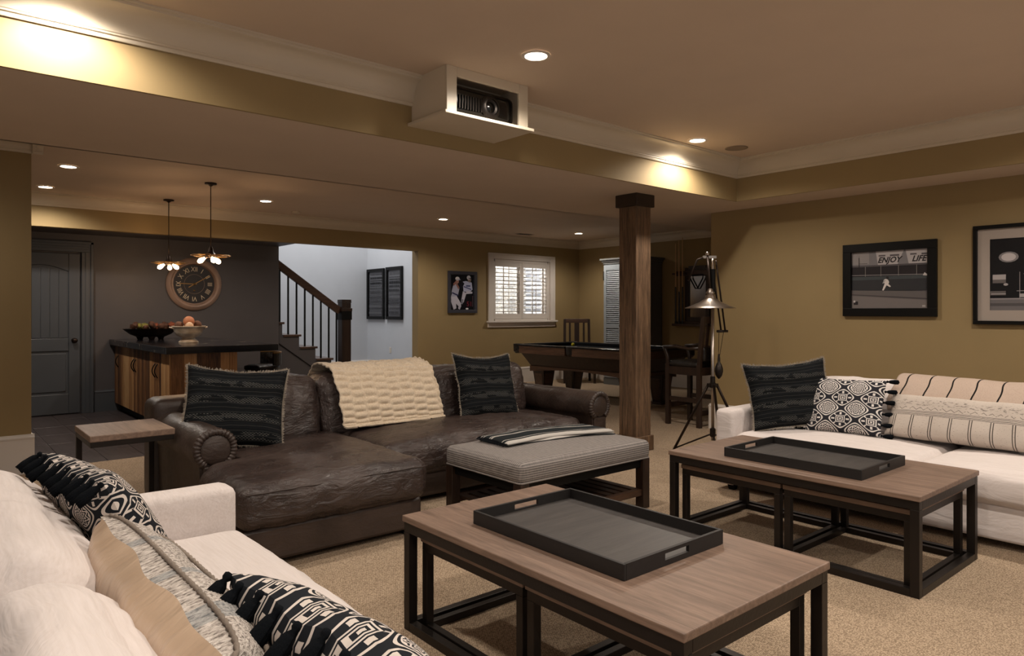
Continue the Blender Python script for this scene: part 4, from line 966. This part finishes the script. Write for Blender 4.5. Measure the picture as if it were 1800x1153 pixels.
# tripod lamp
tl = thing('tripod_lamp', 'nickel tripod floor lamp with wide cone shade and hanging counterweight', 'floor lamp', (5.20, 3.455, 0))
D = Vector
rgt = D((.7623, -.6472, 0)); fwd = D((.6472, .7623, 0))
def loc3(r, f, z): 
    p = rgt * r + fwd * f; return (p.x, p.y, z)
hubz = .765
MB().tube([(0, 0, .366), (0, 0, 1.34)], .0115, 14).build('pole', M['chrome'], tl, smooth=True)
MB().tube([(0, 0, 1.30), (0, 0, 1.68)], .009, 12).build('upper_pole', M['chrome'], tl, smooth=True)
MB().lathe([(.013, hubz - .02), (.028, hubz - .015), (.028, hubz + .01), (.018, hubz + .02), (.018, hubz + .06), (.013, hubz + .065)], 16).build('hub', M['iron'], tl, smooth=True, angle=40)
MB().lathe([(.013, .39), (.02, .395), (.02, .45), (.013, .455)], 14).build('collar', M['iron'], tl, smooth=True, angle=40)
def grow(o):                                               # the lamp was laid out small; bring its parts to full size about eye height
    for v in o.data.vertices: v.co = (v.co.x * 1.19, v.co.y * 1.19, 1.3 - (1.3 - v.co.z) * 1.19)
# swing arm head
T = D(loc3(-.045, -.02, 1.70))
MB().beam(D(loc3(-.08, -.02, 1.69)), D(loc3(0.02, -.02, 1.69)), .02, .02).build('head_bar', M['chrome'], tl, bevel=.003)
MB().lathe([(.0, 0), (.014, .004), (.014, .022), (0, .03)], 14, (T.x, T.y, 1.70), caps=False).build('finial', M['chrome'], tl, smooth=True)
MB().tube([D(loc3(-.06, -.02, 1.69)), D(loc3(-.12, -.03, 1.67)), D(loc3(-.19, -.05, 1.52))], .008, 8).build('bent_arm', M['bronze'], tl, smooth=True)
MB().tube([T, D(loc3(-.05, -.08, 1.58)), D(loc3(-.055, -.12, 1.44))], .010, 8).build('shade_arm', M['bronze'], tl, smooth=True)
MB().tube([D(loc3(-.02, -.06, 1.60)), D(loc3(-.02, -.06, 1.42))], .022, 14).build('handle_grip', M['black'], tl, smooth=True, angle=40)
SH = D(loc3(-.052, -.12, 0))
MB().lathe([(.012, 1.46), (.016, 1.455), (.022, 1.44), (.030, 1.435), (.030, 1.425), (.022, 1.42), (.034, 1.41), (.036, 1.395), (.045, 1.385), (.075, 1.365), (.135, 1.338), (.172, 1.325), (.175, 1.320), (.172, 1.320), (.13, 1.333), (.07, 1.360), (.03, 1.38), (0, 1.385)], 44, (SH.x, SH.y, 0), caps=False).build('shade', M['chrome'], tl, smooth=True, angle=60)
for o_ in (-.012, .018): MB().tube([D(loc3(.005 + o_, 0, 1.67)), D(loc3(.075 + o_, .01, 1.16))], .0065, 8).build('balance_rod', M['bronze'], tl, smooth=True)
MB().tube([D(loc3(.03, -.01, 1.155)), D(loc3(.115, .03, 1.155))], .010, 10).build('rod_joint', M['iron'], tl, smooth=True)
MB().tube([D(loc3(.045, .0, 1.15)), D(loc3(.045, .01, .96))], .002, 6).tube([D(loc3(.078, .0, 1.15)), D(loc3(.05, .01, .96))], .002, 6).build('cord', M['black'], tl)
cw = D(loc3(.047, .01, 0))
MB().lathe([(.006, .99), (.010, .95), (.010, .93), (.020, .915), (.030, .885), (.031, .865), (.024, .835), (.010, .815), (0, .808)], 22, (cw.x, cw.y, 0), caps=False).build('counterweight', M['iron'], tl, smooth=True)

for o in [q for q in COL.objects if q.parent == tl]: grow(o)
HZ = 1.3 - (1.3 - hubz) * 1.19
for an, ln in ((82, .48), (-10, .48), (225, .44)):
    dr = D((math.cos(R(an)), math.sin(R(an)), 0)); f = dr * ln; top_ = dr * .05; top_.z = HZ
    MB().tube([top_, f], .012, 10).build('leg', M['bronze'], tl, smooth=True)
    MB().tube([D((dr.x * .02, dr.y * .02, .24)), top_.lerp(f, .93)], .007, 8).build('brace', M['bronze'], tl, smooth=True)
    MB().beam((0, 0, HZ), top_, .035, .026).build('leg_joint', M['iron'], tl)

# ================================================================ SEATING
def oatmeal_sofa(loc, rz, label):
    t = thing('oatmeal_sofa', label, 'sofa', loc, rz)
    Lm = M['linen']; hw = 1.21
    MB().box(-hw - .13, hw + .13, .03, 1.0, .045, .25).build('base', Lm, t, bevel=.02, smooth=True, angle=40)
    for sx in (-1, 1):
        x0, x1 = (hw, hw + .15) if sx > 0 else (-hw - .15, -hw)
        softbox(x0, x1, -.0, .98, .04, .585, .03, (.004, .004, .004), (6, 24, 16), .0015).build('arm', Lm, t, smooth=True)
        softbox(min(0, sx * hw) + .004, max(0, sx * hw) - .004, -.012, .80, .245, .425, .045, (.012, .02, .03), (36, 26, 8), .003, 5, wr=.006, seed=sx * 3).build('seat_cushion', Lm, t, smooth=True)
        def lean(P):
            k = (P.z - .40) / .46
            P.y += .07 * k; P.y += -.01 * math.sin(k * PI) ; return P
        softbox(min(0, sx * hw) + .008, max(0, sx * hw) - .008, .64, .89, .40, .785, .122, (.01, .05, .03), (40, 14, 24), .004, 5, lean, wr=.018, seed=sx * 7 + 1).build('back_cushion', Lm, t, smooth=True)
    softbox(-hw - .14, hw + .14, .90, 1.03, .05, .66, .03, (0, .004, .004), (24, 6, 14), .001).build('back_frame', Lm, t, smooth=True)
    for sx in (-1, 1):
        for y in (.08, .92): MB().taper((sx * 1.26 - .02, sx * 1.26 + .02, y - .02, y + .02), (sx * 1.26 - .03, sx * 1.26 + .03, y - .03, y + .03), 0, .05).build('foot', M['black'], t)
    return t
oatmeal_sofa((.985, 1.68, 0), R(90), 'oatmeal linen two seat sofa in the left foreground')
oatmeal_sofa((4.45, 1.58, 0), R(-90), 'oatmeal linen two seat sofa below the framed pictures on the right wall')

LS = thing('leather_sofa', 'distressed brown leather sectional sofa with chaise and rolled arms', 'sofa', (2.75, 4.4, 0))
off = (-2.75, -4.4, 0); Lt = M['leather']
MB().box(1.20, 2.245, 3.46, 5.15, .035, .215).build('chaise_base', M['leather_arm'], LS, bevel=.02, smooth=True, angle=40, loc=off)
MB().box(2.25, 4.25, 4.0, 5.15, .035, .215).build('base', M['leather_arm'], LS, bevel=.02, smooth=True, angle=40, loc=off)
def tw(P):
    t = max(0, min(1, (P.y - 3.99) / .07)); t = t * t * (3 - 2 * t)
    lo = 1.17 + .21 * t
    k = (2.265 - P.x) / (2.265 - 1.17)
    P.x = 2.265 - k * (2.265 - lo); return P
softbox(1.17, 2.265, 3.40, 4.72, .215, .445, .07, (.015, .02, .035), (64, 76, 12), .004, 7, tw, wr=.010, seed=2).build('chaise_cushion', Lt, LS, smooth=True, loc=off)
def tw2(P):
    t = max(0, min(1, (P.y - 3.92) / .07)); t = t * t * (3 - 2 * t)
    hi = 4.28 - .17 * t; k = (P.x - 2.275) / (4.28 - 2.275); P.x = 2.275 + k * (hi - 2.275); return P
softbox(2.275, 4.115, 3.93, 4.72, .215, .435, .07, (.01, .02, .055), (90, 50, 12), .004, 7, None, wr=.012, seed=9).build('seat_cushion', Lt, LS, smooth=True, loc=off)
def lean2(P):
    k = (P.z - .40) / .45; P.y += .10 * k; return P
for (a, b, sd) in ((1.37, 2.16, 1), (2.165, 3.10, 5), (3.105, 4.10, 8)):
    softbox(a, b, 4.56, 4.86, .40, .845, .085, (.01, .05, .015), (44, 12, 30), .005, 7, lean2, wr=.022, seed=sd).build('back_cushion', Lt, LS, smooth=True, loc=off)
softbox(1.14, 4.35, 4.92, 5.20, .04, .725, .06, (0, .005, .01), (50, 8, 16), .002, 6).build('back_frame', M['leather_arm'], LS, smooth=True, loc=off)
def roll_arm(cx, y0, y1, sx):
    cz, r = .525, .118
    pts = [(cx + r * math.cos(a), cz + r * math.sin(a)) for a in [R(-50 + 280 * k / 26) if sx > 0 else R(-50 + 280 * k / 26) for k in range(27)]]
    inn = cx + .075; out_ = cx - .075
    poly = [(inn, cz - .09), (inn, .04), (out_, .04), (out_, cz - .09)]
    pts = [(cx + r * math.cos(R(-45 + 270 * k / 26)), cz + r * math.sin(R(-45 + 270 * k / 26))) for k in range(27)] + [(out_, .04), (inn, .04)]
    n = len(pts); mb = MB(); ny = 26; vs = []
    for j in range(ny + 1):
        y = y0 + (y1 - y0) * j / ny
        for (u, v) in pts:
            t = .004 * ns((u * 2, y * 2, v * 2), 4)
            d = Vector((u - cx, v - cz)); dl = d.normalized()
            vs.append((u + dl.x * t * (v > .3), y, v + dl.y * t * (v > .3)))
    fs = [(j * n + k, j * n + (k + 1) % n, (j + 1) * n + (k + 1) % n, (j + 1) * n + k) for j in range(ny) for k in range(n)]
    mb.add(vs, fs); mb.add([(u, y0, v) for u, v in pts], [tuple(range(n))]); 
    a_ = mb.build('arm', M['leather_arm'], LS, smooth=True, angle=50, loc=off)
    # gathered leather around the scroll, button panel, panel welt
    ring = []; rs = []
    for k in range(84):
        a = R(-55 + 290 * k / 83); ring.append((cx + .100 * math.cos(a), y0 - .004, cz + .100 * math.sin(a))); rs.append(.021 + .0035 * math.sin(k * 1.9) + .001 * math.sin(k * 3.1))
    MB().tube(ring, rs, 12).build('gathered_roll', M['leather_arm'], a_, smooth=True)
    MB().lathe([(.084, .006), (.082, -.010), (.07, -.017), (0, -.020)], 36, (cx, y0 - .004, cz), 'Y', caps=False).build('scroll_panel', M['leather_arm'], a_, smooth=True, angle=50)
    MB().box(cx - .068, cx + .068, y0 - .014, y0, .05, cz - .09).build('front_panel', M['leather_arm'], a_, bevel=.008)
roll_arm(1.258, 4.05, 5.05, -1)
roll_arm(4.225, 3.88, 5.05, 1)
def hem(x0, x1, y, z, nm='seam_welt'):
    MB().tube([(x0 + (x1 - x0) * k / 30, y + .002 * math.sin(k), z + .0015 * math.sin(k * 1.7)) for k in range(31)], .0035, 6).build(nm, M['leather_arm'], LS, smooth=True, loc=off)
hem(1.20, 2.24, 3.399, .405)
for (x, y) in ((1.26, 3.52), (2.18, 3.52), (4.18, 4.06), (1.26, 5.08), (4.18, 5.08)): MB().box(x - .03, x + .03, y - .03, y + .03, 0, .04).build('foot', M['black'], LS, loc=off)

# ================================================================ TABLES
def nest_table(loc, label, big=True, group=None):
    t = thing('nesting_table_outer' if big else 'nesting_table_inner', label, 'coffee table' , loc, group=group)
    if big: X, Y, Z, th, q = .81, 1.385, .465, .026, .040
    else: X, Y, Z, th, q = .70, .635, .384, .026, .034
    MB().box(0, X, 0, Y, Z - th, Z).build('tabletop', M['top_wood'], t, bevel=.004)
    i = .006
    fr = MB().box(i, i + q, i, Y - i, Z - th - q, Z - th).box(X - i - q, X - i, i, Y - i, Z - th - q, Z - th).box(i + q, X - i - q, i, i + q, Z - th - q, Z - th).box(i + q, X - i - q, Y - i - q, Y - i, Z - th - q, Z - th)
    fr.build('top_frame', M['iron'], t, bevel=.002)
    for a in (i, X - i - q):
        for b in (i, Y - i - q): MB().box(a, a + q, b, b + q, 0, Z - th - q).build('leg', M['iron'], t, bevel=.002)
    qq = q * .9
    for a in (i, X - i - qq): MB().box(a, a + qq, i + q, Y - i - q, .0, qq).build('floor_rail', M['iron'], t, bevel=.002)
    for b in (i, Y - i - qq): MB().box(i + q, X - i - q, b, b + qq, .0, qq).build('floor_rail', M['iron'], t, bevel=.002)
    return t
for (x, y, nm) in ((1.505, 1.085, 'near'), (3.425, 1.20, 'far')):
    where = {'near': 'in the foreground', 'far': 'before the right sofa'}[nm]
    o = nest_table((x, y, 0), 'large weathered oak and iron coffee table ' + where)
    i1 = nest_table((x + .055, y + .052, .0), 'smaller oak and iron nesting table under the table %s, %s end' % (where, 'right'), False, 'nesting tables under the coffee tables')
    i2 = nest_table((x + .055, y + .698, .0), 'smaller oak and iron nesting table under the table %s, %s end' % (where, 'left'), False, 'nesting tables under the coffee tables')
    # slide the inner floor rails clear of the outer ones
def tray(loc, label, rz=0):
    t = thing('serving_tray', label, 'tray', loc, rz)
    X, Y, h, th = .27, .385, .052, .012
    MB().box(-X + .01, X - .01, -Y + .01, Y - .01, 0, .012).build('bottom', M['tray_wood'], t)
    for s_ in (-1, 1):
        MB().box(s_ * X - (th if s_ > 0 else 0), s_ * X + (0 if s_ > 0 else th), -Y, Y, 0, h).build('long_side', M['tray_side'], t, bevel=.002)
        y0, y1 = (Y - th, Y) if s_ > 0 else (-Y, -Y + th)
        e = MB().box(-X + th, X - th, y0, y1, 0, .018).box(-X + th, X - th, y0, y1, .040, h).box(-X + th, -.065, y0, y1, .018, .040).box(.065, X - th, y0, y1, .018, .040)
        e.build('handle_end', M['tray_side'], t)
    return t
tray((1.925, 1.80, .466), 'large dark wooden tray with cut out handles on the foreground coffee table')
tray((3.80, 1.885, .466), 'dark wooden tray with cut out handles on the table before the right sofa')

et = thing('end_table', 'narrow oak topped iron end table beside the leather sofa arm', 'side table', (.70, 4.36, 0))
MB().box(0, .43, 0, .49, .585, .62).build('tabletop', M['top_wood'], et, bevel=.004)
fr = MB().box(.004, .426, .004, .034, .555, .585).box(.004, .426, .456, .486, .555, .585).box(.004, .034, .034, .456, .555, .585).box(.396, .426, .034, .456, .555, .585).build('top_frame', M['iron'], et, bevel=.002)
for x in (.004, .396): MB().box(x, x + .03, .456, .486, .025, .555).build('leg', M['iron'], et, bevel=.002)
MB().box(.004, .426, .456, .486, 0, .025).box(.004, .034, .03, .456, 0, .025).box(.396, .426, .03, .456, 0, .025).box(.034, .396, .03, .06, 0, .025).build('floor_frame', M['iron'], et, bevel=.002)

# ottoman bench
OX0, OX1, OY0, OY1 = 2.55, 3.70, 2.93, 3.67
ot = thing('ottoman_bench', 'grey ribbed fabric bench on dark legs with slatted lower shelf', 'ottoman', ((OX0 + OX1) / 2, (OY0 + OY1) / 2, 0))
hx, hy = (OX1 - OX0) / 2, (OY1 - OY0) / 2
softbox(-hx, hx, -hy, hy, .325, .445, .035, (.004, .004, .03), (40, 30, 8), .002, 5).build('cushion', M['ottoman'], ot, smooth=True)
MB().tube([(-hx + .02, -hy + .006, .332), (hx - .02, -hy + .006, .332), (hx - .006, -hy + .02, .332), (hx - .006, hy - .02, .332), (hx - .02, hy - .006, .332), (-hx + .02, hy - .006, .332), (-hx + .006, hy - .02, .332), (-hx + .006, -hy + .02, .332)], .006, 8, closed=True).build('piping', M['ottoman'], ot, smooth=True)
MB().box(-hx + .03, hx - .03, -hy + .03, hy - .03, .27, .325).build('apron', M['black'], ot)
for sx in (-1, 1):
    for sy in (-1, 1):
        x, y = sx * (hx - .04), sy * (hy - .04); MB().box(x - .033, x + .033, y - .033, y + .033, 0, .325).build('leg', M['dark_wood'], ot, bevel=.004)
    y = sx * (hy - .04); MB().box(-hx + .07, hx - .07, y - .02, y + .02, .085, .125).build('shelf_rail', M['dark_wood_x'], ot)
for k in range(13):
    x = -hx + .10 + k * (2 * hx - .20) / 12
    MB().box(x - .026, x + .026, -hy + .06, hy - .06, .112, .127).build('slat', M['dark_wood'], ot)

# ================================================================ TEXTILES
def pillow(label, w, h, th, mat, loc, rot, kind='pillow', pinch=.07, seed=0, fringe=False, tassels=None, back=None, sag=0, group=None, ppow=.5, scale_t=1, slump=0):
    t = thing('throw_pillow', label, 'pillow', loc, rot=rot, group=group)
    def surf(s):
        def fn(a, b):
            u, v = 2 * a - 1, 2 * b - 1
            x = u * w / 2 * (1 - pinch * (1 - v * v)); z = v * h / 2 * (1 - pinch * (1 - u * u))
            z -= sag * (1 - u * u) * (v > 0) * v
            y = th / 2 * (max(0, 1 - u ** 4) ** ppow) * (max(0, 1 - v ** 4) ** ppow)
            e = (1 - u * u) * (1 - v * v)
            y += (.010 * ns((x * 3 + seed, z * 3, seed), 2.2) + .005 * ns((x * 9 + seed, z * 3, seed), 2)) * min(1, e * 4)
            q = slump * (z / h + .5) ** 2
            # edge ripples
            yo = .008 * math.sin(u * 9 + seed) * (v * v) ** 4 * (1 - u * u) + .008 * math.sin(v * 8 + seed) * (u * u) ** 4 * (1 - v * v)
            return (x, s * y + yo + q, z)
        return fn
    f = MB().grid(40, 40, surf(-1), True); f.build('cover', mat, t, smooth=True, fix=False)
    b = MB().grid(40, 40, surf(1), True); b.f = [q[::-1] for q in b.f]; b.uv = {k: v[::-1] for k, v in b.uv.items()}
    b.build('back_cover', back or mat, t, smooth=True, fix=False)
    def edge(s_):                                                # s_ 0..4 around
        k = int(s_) % 4; q = s_ - int(s_)
        return [(q, 1), (1, 1 - q), (1 - q, 0), (0, q)][k]
    if fringe:
        mb = MB(); r_ = random.Random(seed); N = 560
        F_ = surf(1)
        for i in range(N):
            a, c = edge(4 * i / N); p = Vector(F_(a, c)); u, v = 2 * a - 1, 2 * c - 1
            o_ = Vector((u if abs(u) > .999 else 0, 0, v if abs(v) > .999 else 0)).normalized(); ln = r_.uniform(.008, .017)
            tg = Vector((o_.z, 0, -o_.x)) * .0028; tip = p + o_ * ln + Vector((r_.uniform(-.004, .004), r_.uniform(-.006, .006), r_.uniform(-.004, .004)))
            pp = p - o_ * .004
            mb.add([pp - tg, pp + tg, tip + tg * .5, tip - tg * .5, pp + Vector((0, .002, 0)), tip + Vector((0, .002, 0))], [(0, 1, 2, 3), (0, 3, 5, 4), (1, 4, 5, 2)])
        mb.build('fringe', M['fringe'], t, fix=False)
    if tassels:
        F_ = surf(1); m0 = None
        for (a, c) in tassels:
            p = Vector(F_(a, c)); u, v = 2 * a - 1, 2 * c - 1
            o_ = Vector((1 if u > .995 and not v > .99 else (-1 if u < -.99 and not v > .99 else 0), .95 if v > .99 else 0, -.10 if v > .99 else (-.6 if v < -.99 else 0))).normalized()
            if m0 is None:
                q = MB(); nn = 12; r_ = random.Random(seed)
                pr = [(.004, 0), (.008, .003), (.008, .010), (.005, .014), (.009, .022), (.011, .034), (.013, .055), (.012, .074), (.0, .070)]
                vs = []
                for j, (r0, z0) in enumerate(pr):
                    for k in range(nn * 2):
                        aa = PI * k / nn; rr = r0 * (1 + (.22 if k % 2 else -.1) * (j > 3)); vs.append((rr * math.cos(aa), rr * math.sin(aa), z0 + (.006 * r_.random() if j > 6 else 0)))
                q.add(vs, [(j * nn * 2 + k, j * nn * 2 + (k + 1) % (nn * 2), (j + 1) * nn * 2 + (k + 1) % (nn * 2), (j + 1) * nn * 2 + k) for j in range(len(pr) - 1) for k in range(nn * 2)])
                m0 = q.build('tassel', M['tassel'], t, smooth=True); o = m0
            else: o = m0.copy(); COL.objects.link(o); o.parent = t
            o.location = p - o_ * .003; o.rotation_euler = Vector((0, 0, 1)).rotation_difference(o_).to_euler()
            o.scale = (tassel_scale, tassel_scale, tassel_scale)
    return t
tassel_scale = 1.0
g = 'charcoal fringed pillows'
pillow('charcoal fringed batik pillow at the left end of the leather sofa', .60, .52, .17, M['navy'], (1.50, 4.44, .705), (R(-24), R(5), R(-20)), fringe=True, seed=1, group=g, sag=.02)
pillow('charcoal fringed batik pillow at the right end of the leather sofa', .56, .53, .17, M['navy'], (3.50, 4.45, .70), (R(-18), R(2), R(-3)), fringe=True, seed=5, group=g, sag=.025)
pillow('charcoal fringed batik pillow on the far end of the right hand sofa', .60, .50, .16, M['navy'], (4.85, 2.575, .695), (R(-20), R(-5), R(-42)), fringe=True, seed=9, group=g, sag=.02)
sides = [(0, c) for c in (.02, .2, .4, .6, .8, .98)] + [(1, c) for c in (.02, .2, .4, .6, .8, .98)]
pillow('small black and white lattice print pillow with tassels on the right hand sofa', .50, .40, .14, M['mosaic_small'], (4.96, 2.22, .635), (R(-24), R(-1), R(-84)), tassels=sides, seed=4, pinch=.04, group='lattice print pillows')
pillow('long cream woven lumbar pillow on the right hand sofa', .92, .30, .15, M['woven'], (5.02, 1.50, .60), (R(-28), 0, R(-90)), seed=6, pinch=.03, ppow=.4)
tops = [(a, 1) for a in (.01, .13, .26, .39, .52, .65, .78, .90, .99)]
pillow('black and white lattice pillow with black tassels at the far end of the foreground sofa', .60, .45, .17, M['mosaic'], (.445, 2.43, .645), (R(-30), R(0), R(97)), tassels=tops, seed=3, pinch=.05, group='lattice print pillows')
pillow('long nubby cream lumbar pillow with plain satin back on the foreground sofa', .96, .35, .19, M['nubby'], (.415, 1.55, .615), (R(-22), 0, R(90)), seed=8, pinch=.04, back=M['satin'], ppow=.42)
def braid(par, w, h, th, c, r, pinch, ppow):
    v = 2 * c - 1; pts = []; rs = []
    for k in range(121):
        u = 2 * k / 120 - 1; x = u * w / 2 * (1 - pinch * (1 - v * v)); z = v * h / 2 * (1 - pinch * (1 - u * u))
        y = -th / 2 * max(0, 1 - u ** 4) ** ppow * max(0, 1 - v ** 4) ** ppow
        pts.append((x, y - .004, z + .002 * math.sin(k * 2.2))); rs.append(r * (1 + .3 * math.sin(k * 2.2)))
    MB().tube(pts, rs, 8).build('braid', M['braid'], par, smooth=True)
M['braid'] = plain('grey_braid_cord', hexc('857a70'), .9, var=.3, bscale=200, bstr=.5, spec=.1)
nubby_pillow = [q for q in COL.objects if q.get('label', '').startswith('long nubby')][0]
for c in (.80, .985): braid(nubby_pillow, .96, .35, .19, c, .0042, .04, .42)
tassel_scale = 1.15
pillow('black and white lattice pillow with black tassels nearest the camera', .56, .48, .16, M['mosaic'], (.62, 1.10, .61), (R(-38), R(0), R(95)), tassels=tops, seed=13, pinch=.05, group='lattice print pillows')

# cream chenille throw over the middle back cushion
def ruched(a, b):
    # a across, b along path from behind the cushion over the top and down to the seat
    path = [(4.985, .70), (4.985, .80), (4.96, .86), (4.88, .895), (4.76, .89), (4.66, .86), (4.60, .78), (4.55, .68), (4.515, .58), (4.50, .50), (4.49, .475)]
    s = b * (len(path) - 1); i = min(int(s), len(path) - 2); q = s - i
    # catmull-rom
    p0, p1, p2, p3 = (path[max(i - 1, 0)], path[i], path[i + 1], path[min(i + 2, len(path) - 1)])
    def cr(k): return .5 * ((2 * p1[k]) + (-p0[k] + p2[k]) * q + (2 * p0[k] - 5 * p1[k] + 4 * p2[k] - p3[k]) * q * q + (-p0[k] + 3 * p1[k] - 3 * p2[k] + p3[k]) * q ** 3)
    y, z = cr(0), cr(1)
    dy, dz = p2[0] - p1[0], p2[1] - p1[1]; l = math.hypot(dy, dz); ny, nz = (dz / l, -dy / l)
    if ny > 0 and b > .4 : ny, nz = -abs(ny), abs(nz)
    x = 2.24 + .84 * a + .03 * (b - .5)
    c = a * 8.2; fc = c - math.floor(c); col = math.floor(c)
    r = math.sin((b * 20 + (col % 2) * .5 + .25 * math.sin(col * 2.1)) * 2 * PI + .6 * ns((a * 6, b * 9, 2), 1.5))
    env = (math.sin(fc * PI)) ** .6
    t = .0085 * r * env + .008 * env + .006 * ns((a * 12, b * 20, 4), 1)
    ed = min(a, 1 - a); t += .018 * math.exp(-ed * 22)
    t += .016 * math.exp(-(1 - b) * 25)
    x += .010 * ns((b * 14, a * 2, 7), 1) + (.004 * math.sin(b * 40) if ed < .02 else 0)
    return Vector((x, y + ny * t, z + nz * t))
th_ = MB().grid(150, 190, ruched)
o = th_.build('chenille_throw', M['fur'], smooth=True, fix=False, loc=(0, -.012, .0))
md = o.modifiers.new('solid', 'SOLIDIFY'); md.thickness = .014; md.offset = 0
tag(o, 'cream ruched chenille throw draped over the middle back cushion of the leather sofa', 'throw')

# folded dark throw on the bench
def bench_z(x, y):
    u = (x - (OX0 + OX1) / 2) / hx; v = (y - (OY0 + OY1) / 2) / hy
    return .445 + .03 * max(0, 1 - u * u) ** .8 * max(0, 1 - v * v) ** .8
ft = thing('folded_throw', 'folded charcoal throw with cream stripes on the grey bench', 'throw', (3.20, 3.395, .47), R(-5))
def layer(z0, hgt, x0, x1, y0, y1, mat, nm, seed):
    mb = MB(); c5, s5 = math.cos(R(-5)), math.sin(R(-5))
    def top(a, b):
        x = x0 + (x1 - x0) * a + .008 * math.sin(b * 7 + seed); y = y0 + (y1 - y0) * b + .010 * math.sin(a * 9 + seed)
        e = min(1, min(a, 1 - a) * 40, min(b, 1 - b) * 18) ** .5
        wx, wy = 3.20 + x * c5 - y * s5, 3.395 + x * s5 + y * c5
        return (x, y, bench_z(wx, wy) - .47 + .003 + z0 + hgt * (.35 + .65 * e) + .003 * ns((a * 6, b * 3, seed), 1.3))
    def bot(a, b):
        p = top(a, b); wx, wy = 3.20 + p[0] * c5 - p[1] * s5, 3.395 + p[0] * s5 + p[1] * c5
        return (p[0], p[1], bench_z(wx, wy) - .47 + .003 + z0)
    mb.grid(60, 24, top, True)
    b0 = len(mb.f); mb.grid(60, 24, bot, True)
    for k in range(b0, len(mb.f)): mb.f[k] = mb.f[k][::-1]; mb.uv[k] = mb.uv[k][::-1]
    # rim
    n = 61; m = 25; o0 = 0; o1 = n * m
    per = [(i) for i in range(60)] + [60 + j * n for j in range(24)] + [60 + 24 * n - i for i in range(60)] + [(24 - j) * n for j in range(24)]
    for k in range(len(per)):
        p, q = per[k], per[(k + 1) % len(per)]; mb.uv[len(mb.f)] = [(.5, 0)] * 4 if k < 60 and seed == 4 else [(.5, .4)] * 4
        mb.f.append((p, p + o1, q + o1, q)); mb.mi.append(0)
    return mb.build(nm, mat, ft, smooth=True, angle=60, fix=False)
layer(0, .016, -.445, .445, -.165, .16, M['throw_dark'], 'lower_fold', 1)
layer(.018, .016, -.45, .45, -.17, .155, M['throw_dark'], 'upper_fold', 4)
mb = MB(); r_ = random.Random(2)
for k in range(44):
    y = -.16 + .31 * k / 43; mb.tube([(-.445, y, .018), (-.462, y + r_.uniform(-.004, .004), .010), (-.478, y + r_.uniform(-.008, .008), .004)], .0022, 5)
mb.build('fringe', M['tassel'], ft)

# striped throw over the back of the right hand sofa
def strp(a, b):
    path = [(5.52, .60), (5.51, .68), (5.47, .78), (5.41, .84), (5.32, .85), (5.22, .825), (5.14, .77), (5.09, .70), (5.07, .62)]
    s = b * (len(path) - 1); i = min(int(s), len(path) - 2); q = s - i
    p0, p1, p2, p3 = (path[max(i - 1, 0)], path[i], path[i + 1], path[min(i + 2, len(path) - 1)])
    def cr(k): return .5 * ((2 * p1[k]) + (-p0[k] + p2[k]) * q + (2 * p0[k] - 5 * p1[k] + 4 * p2[k] - p3[k]) * q * q + (-p0[k] + 3 * p1[k] - 3 * p2[k] + p3[k]) * q ** 3)
    y = 1.98 - 1.25 * a + .015 * ns((b * 5, 1, 2), 1)
    return Vector((cr(0) + .008 * ns((a * 9, b * 2, 1), 1), y, cr(1) + .010 * ns((a * 7, b * 3, 5), 1) - .02 * a))
o = MB().grid(90, 50, strp, True).build('striped_throw', M['throw_stripe'], smooth=True, fix=False)
md = o.modifiers.new('solid', 'SOLIDIFY'); md.thickness = .012; md.offset = 0
tag(o, 'blush cotton throw with black stripes over the back of the right hand sofa', 'throw')
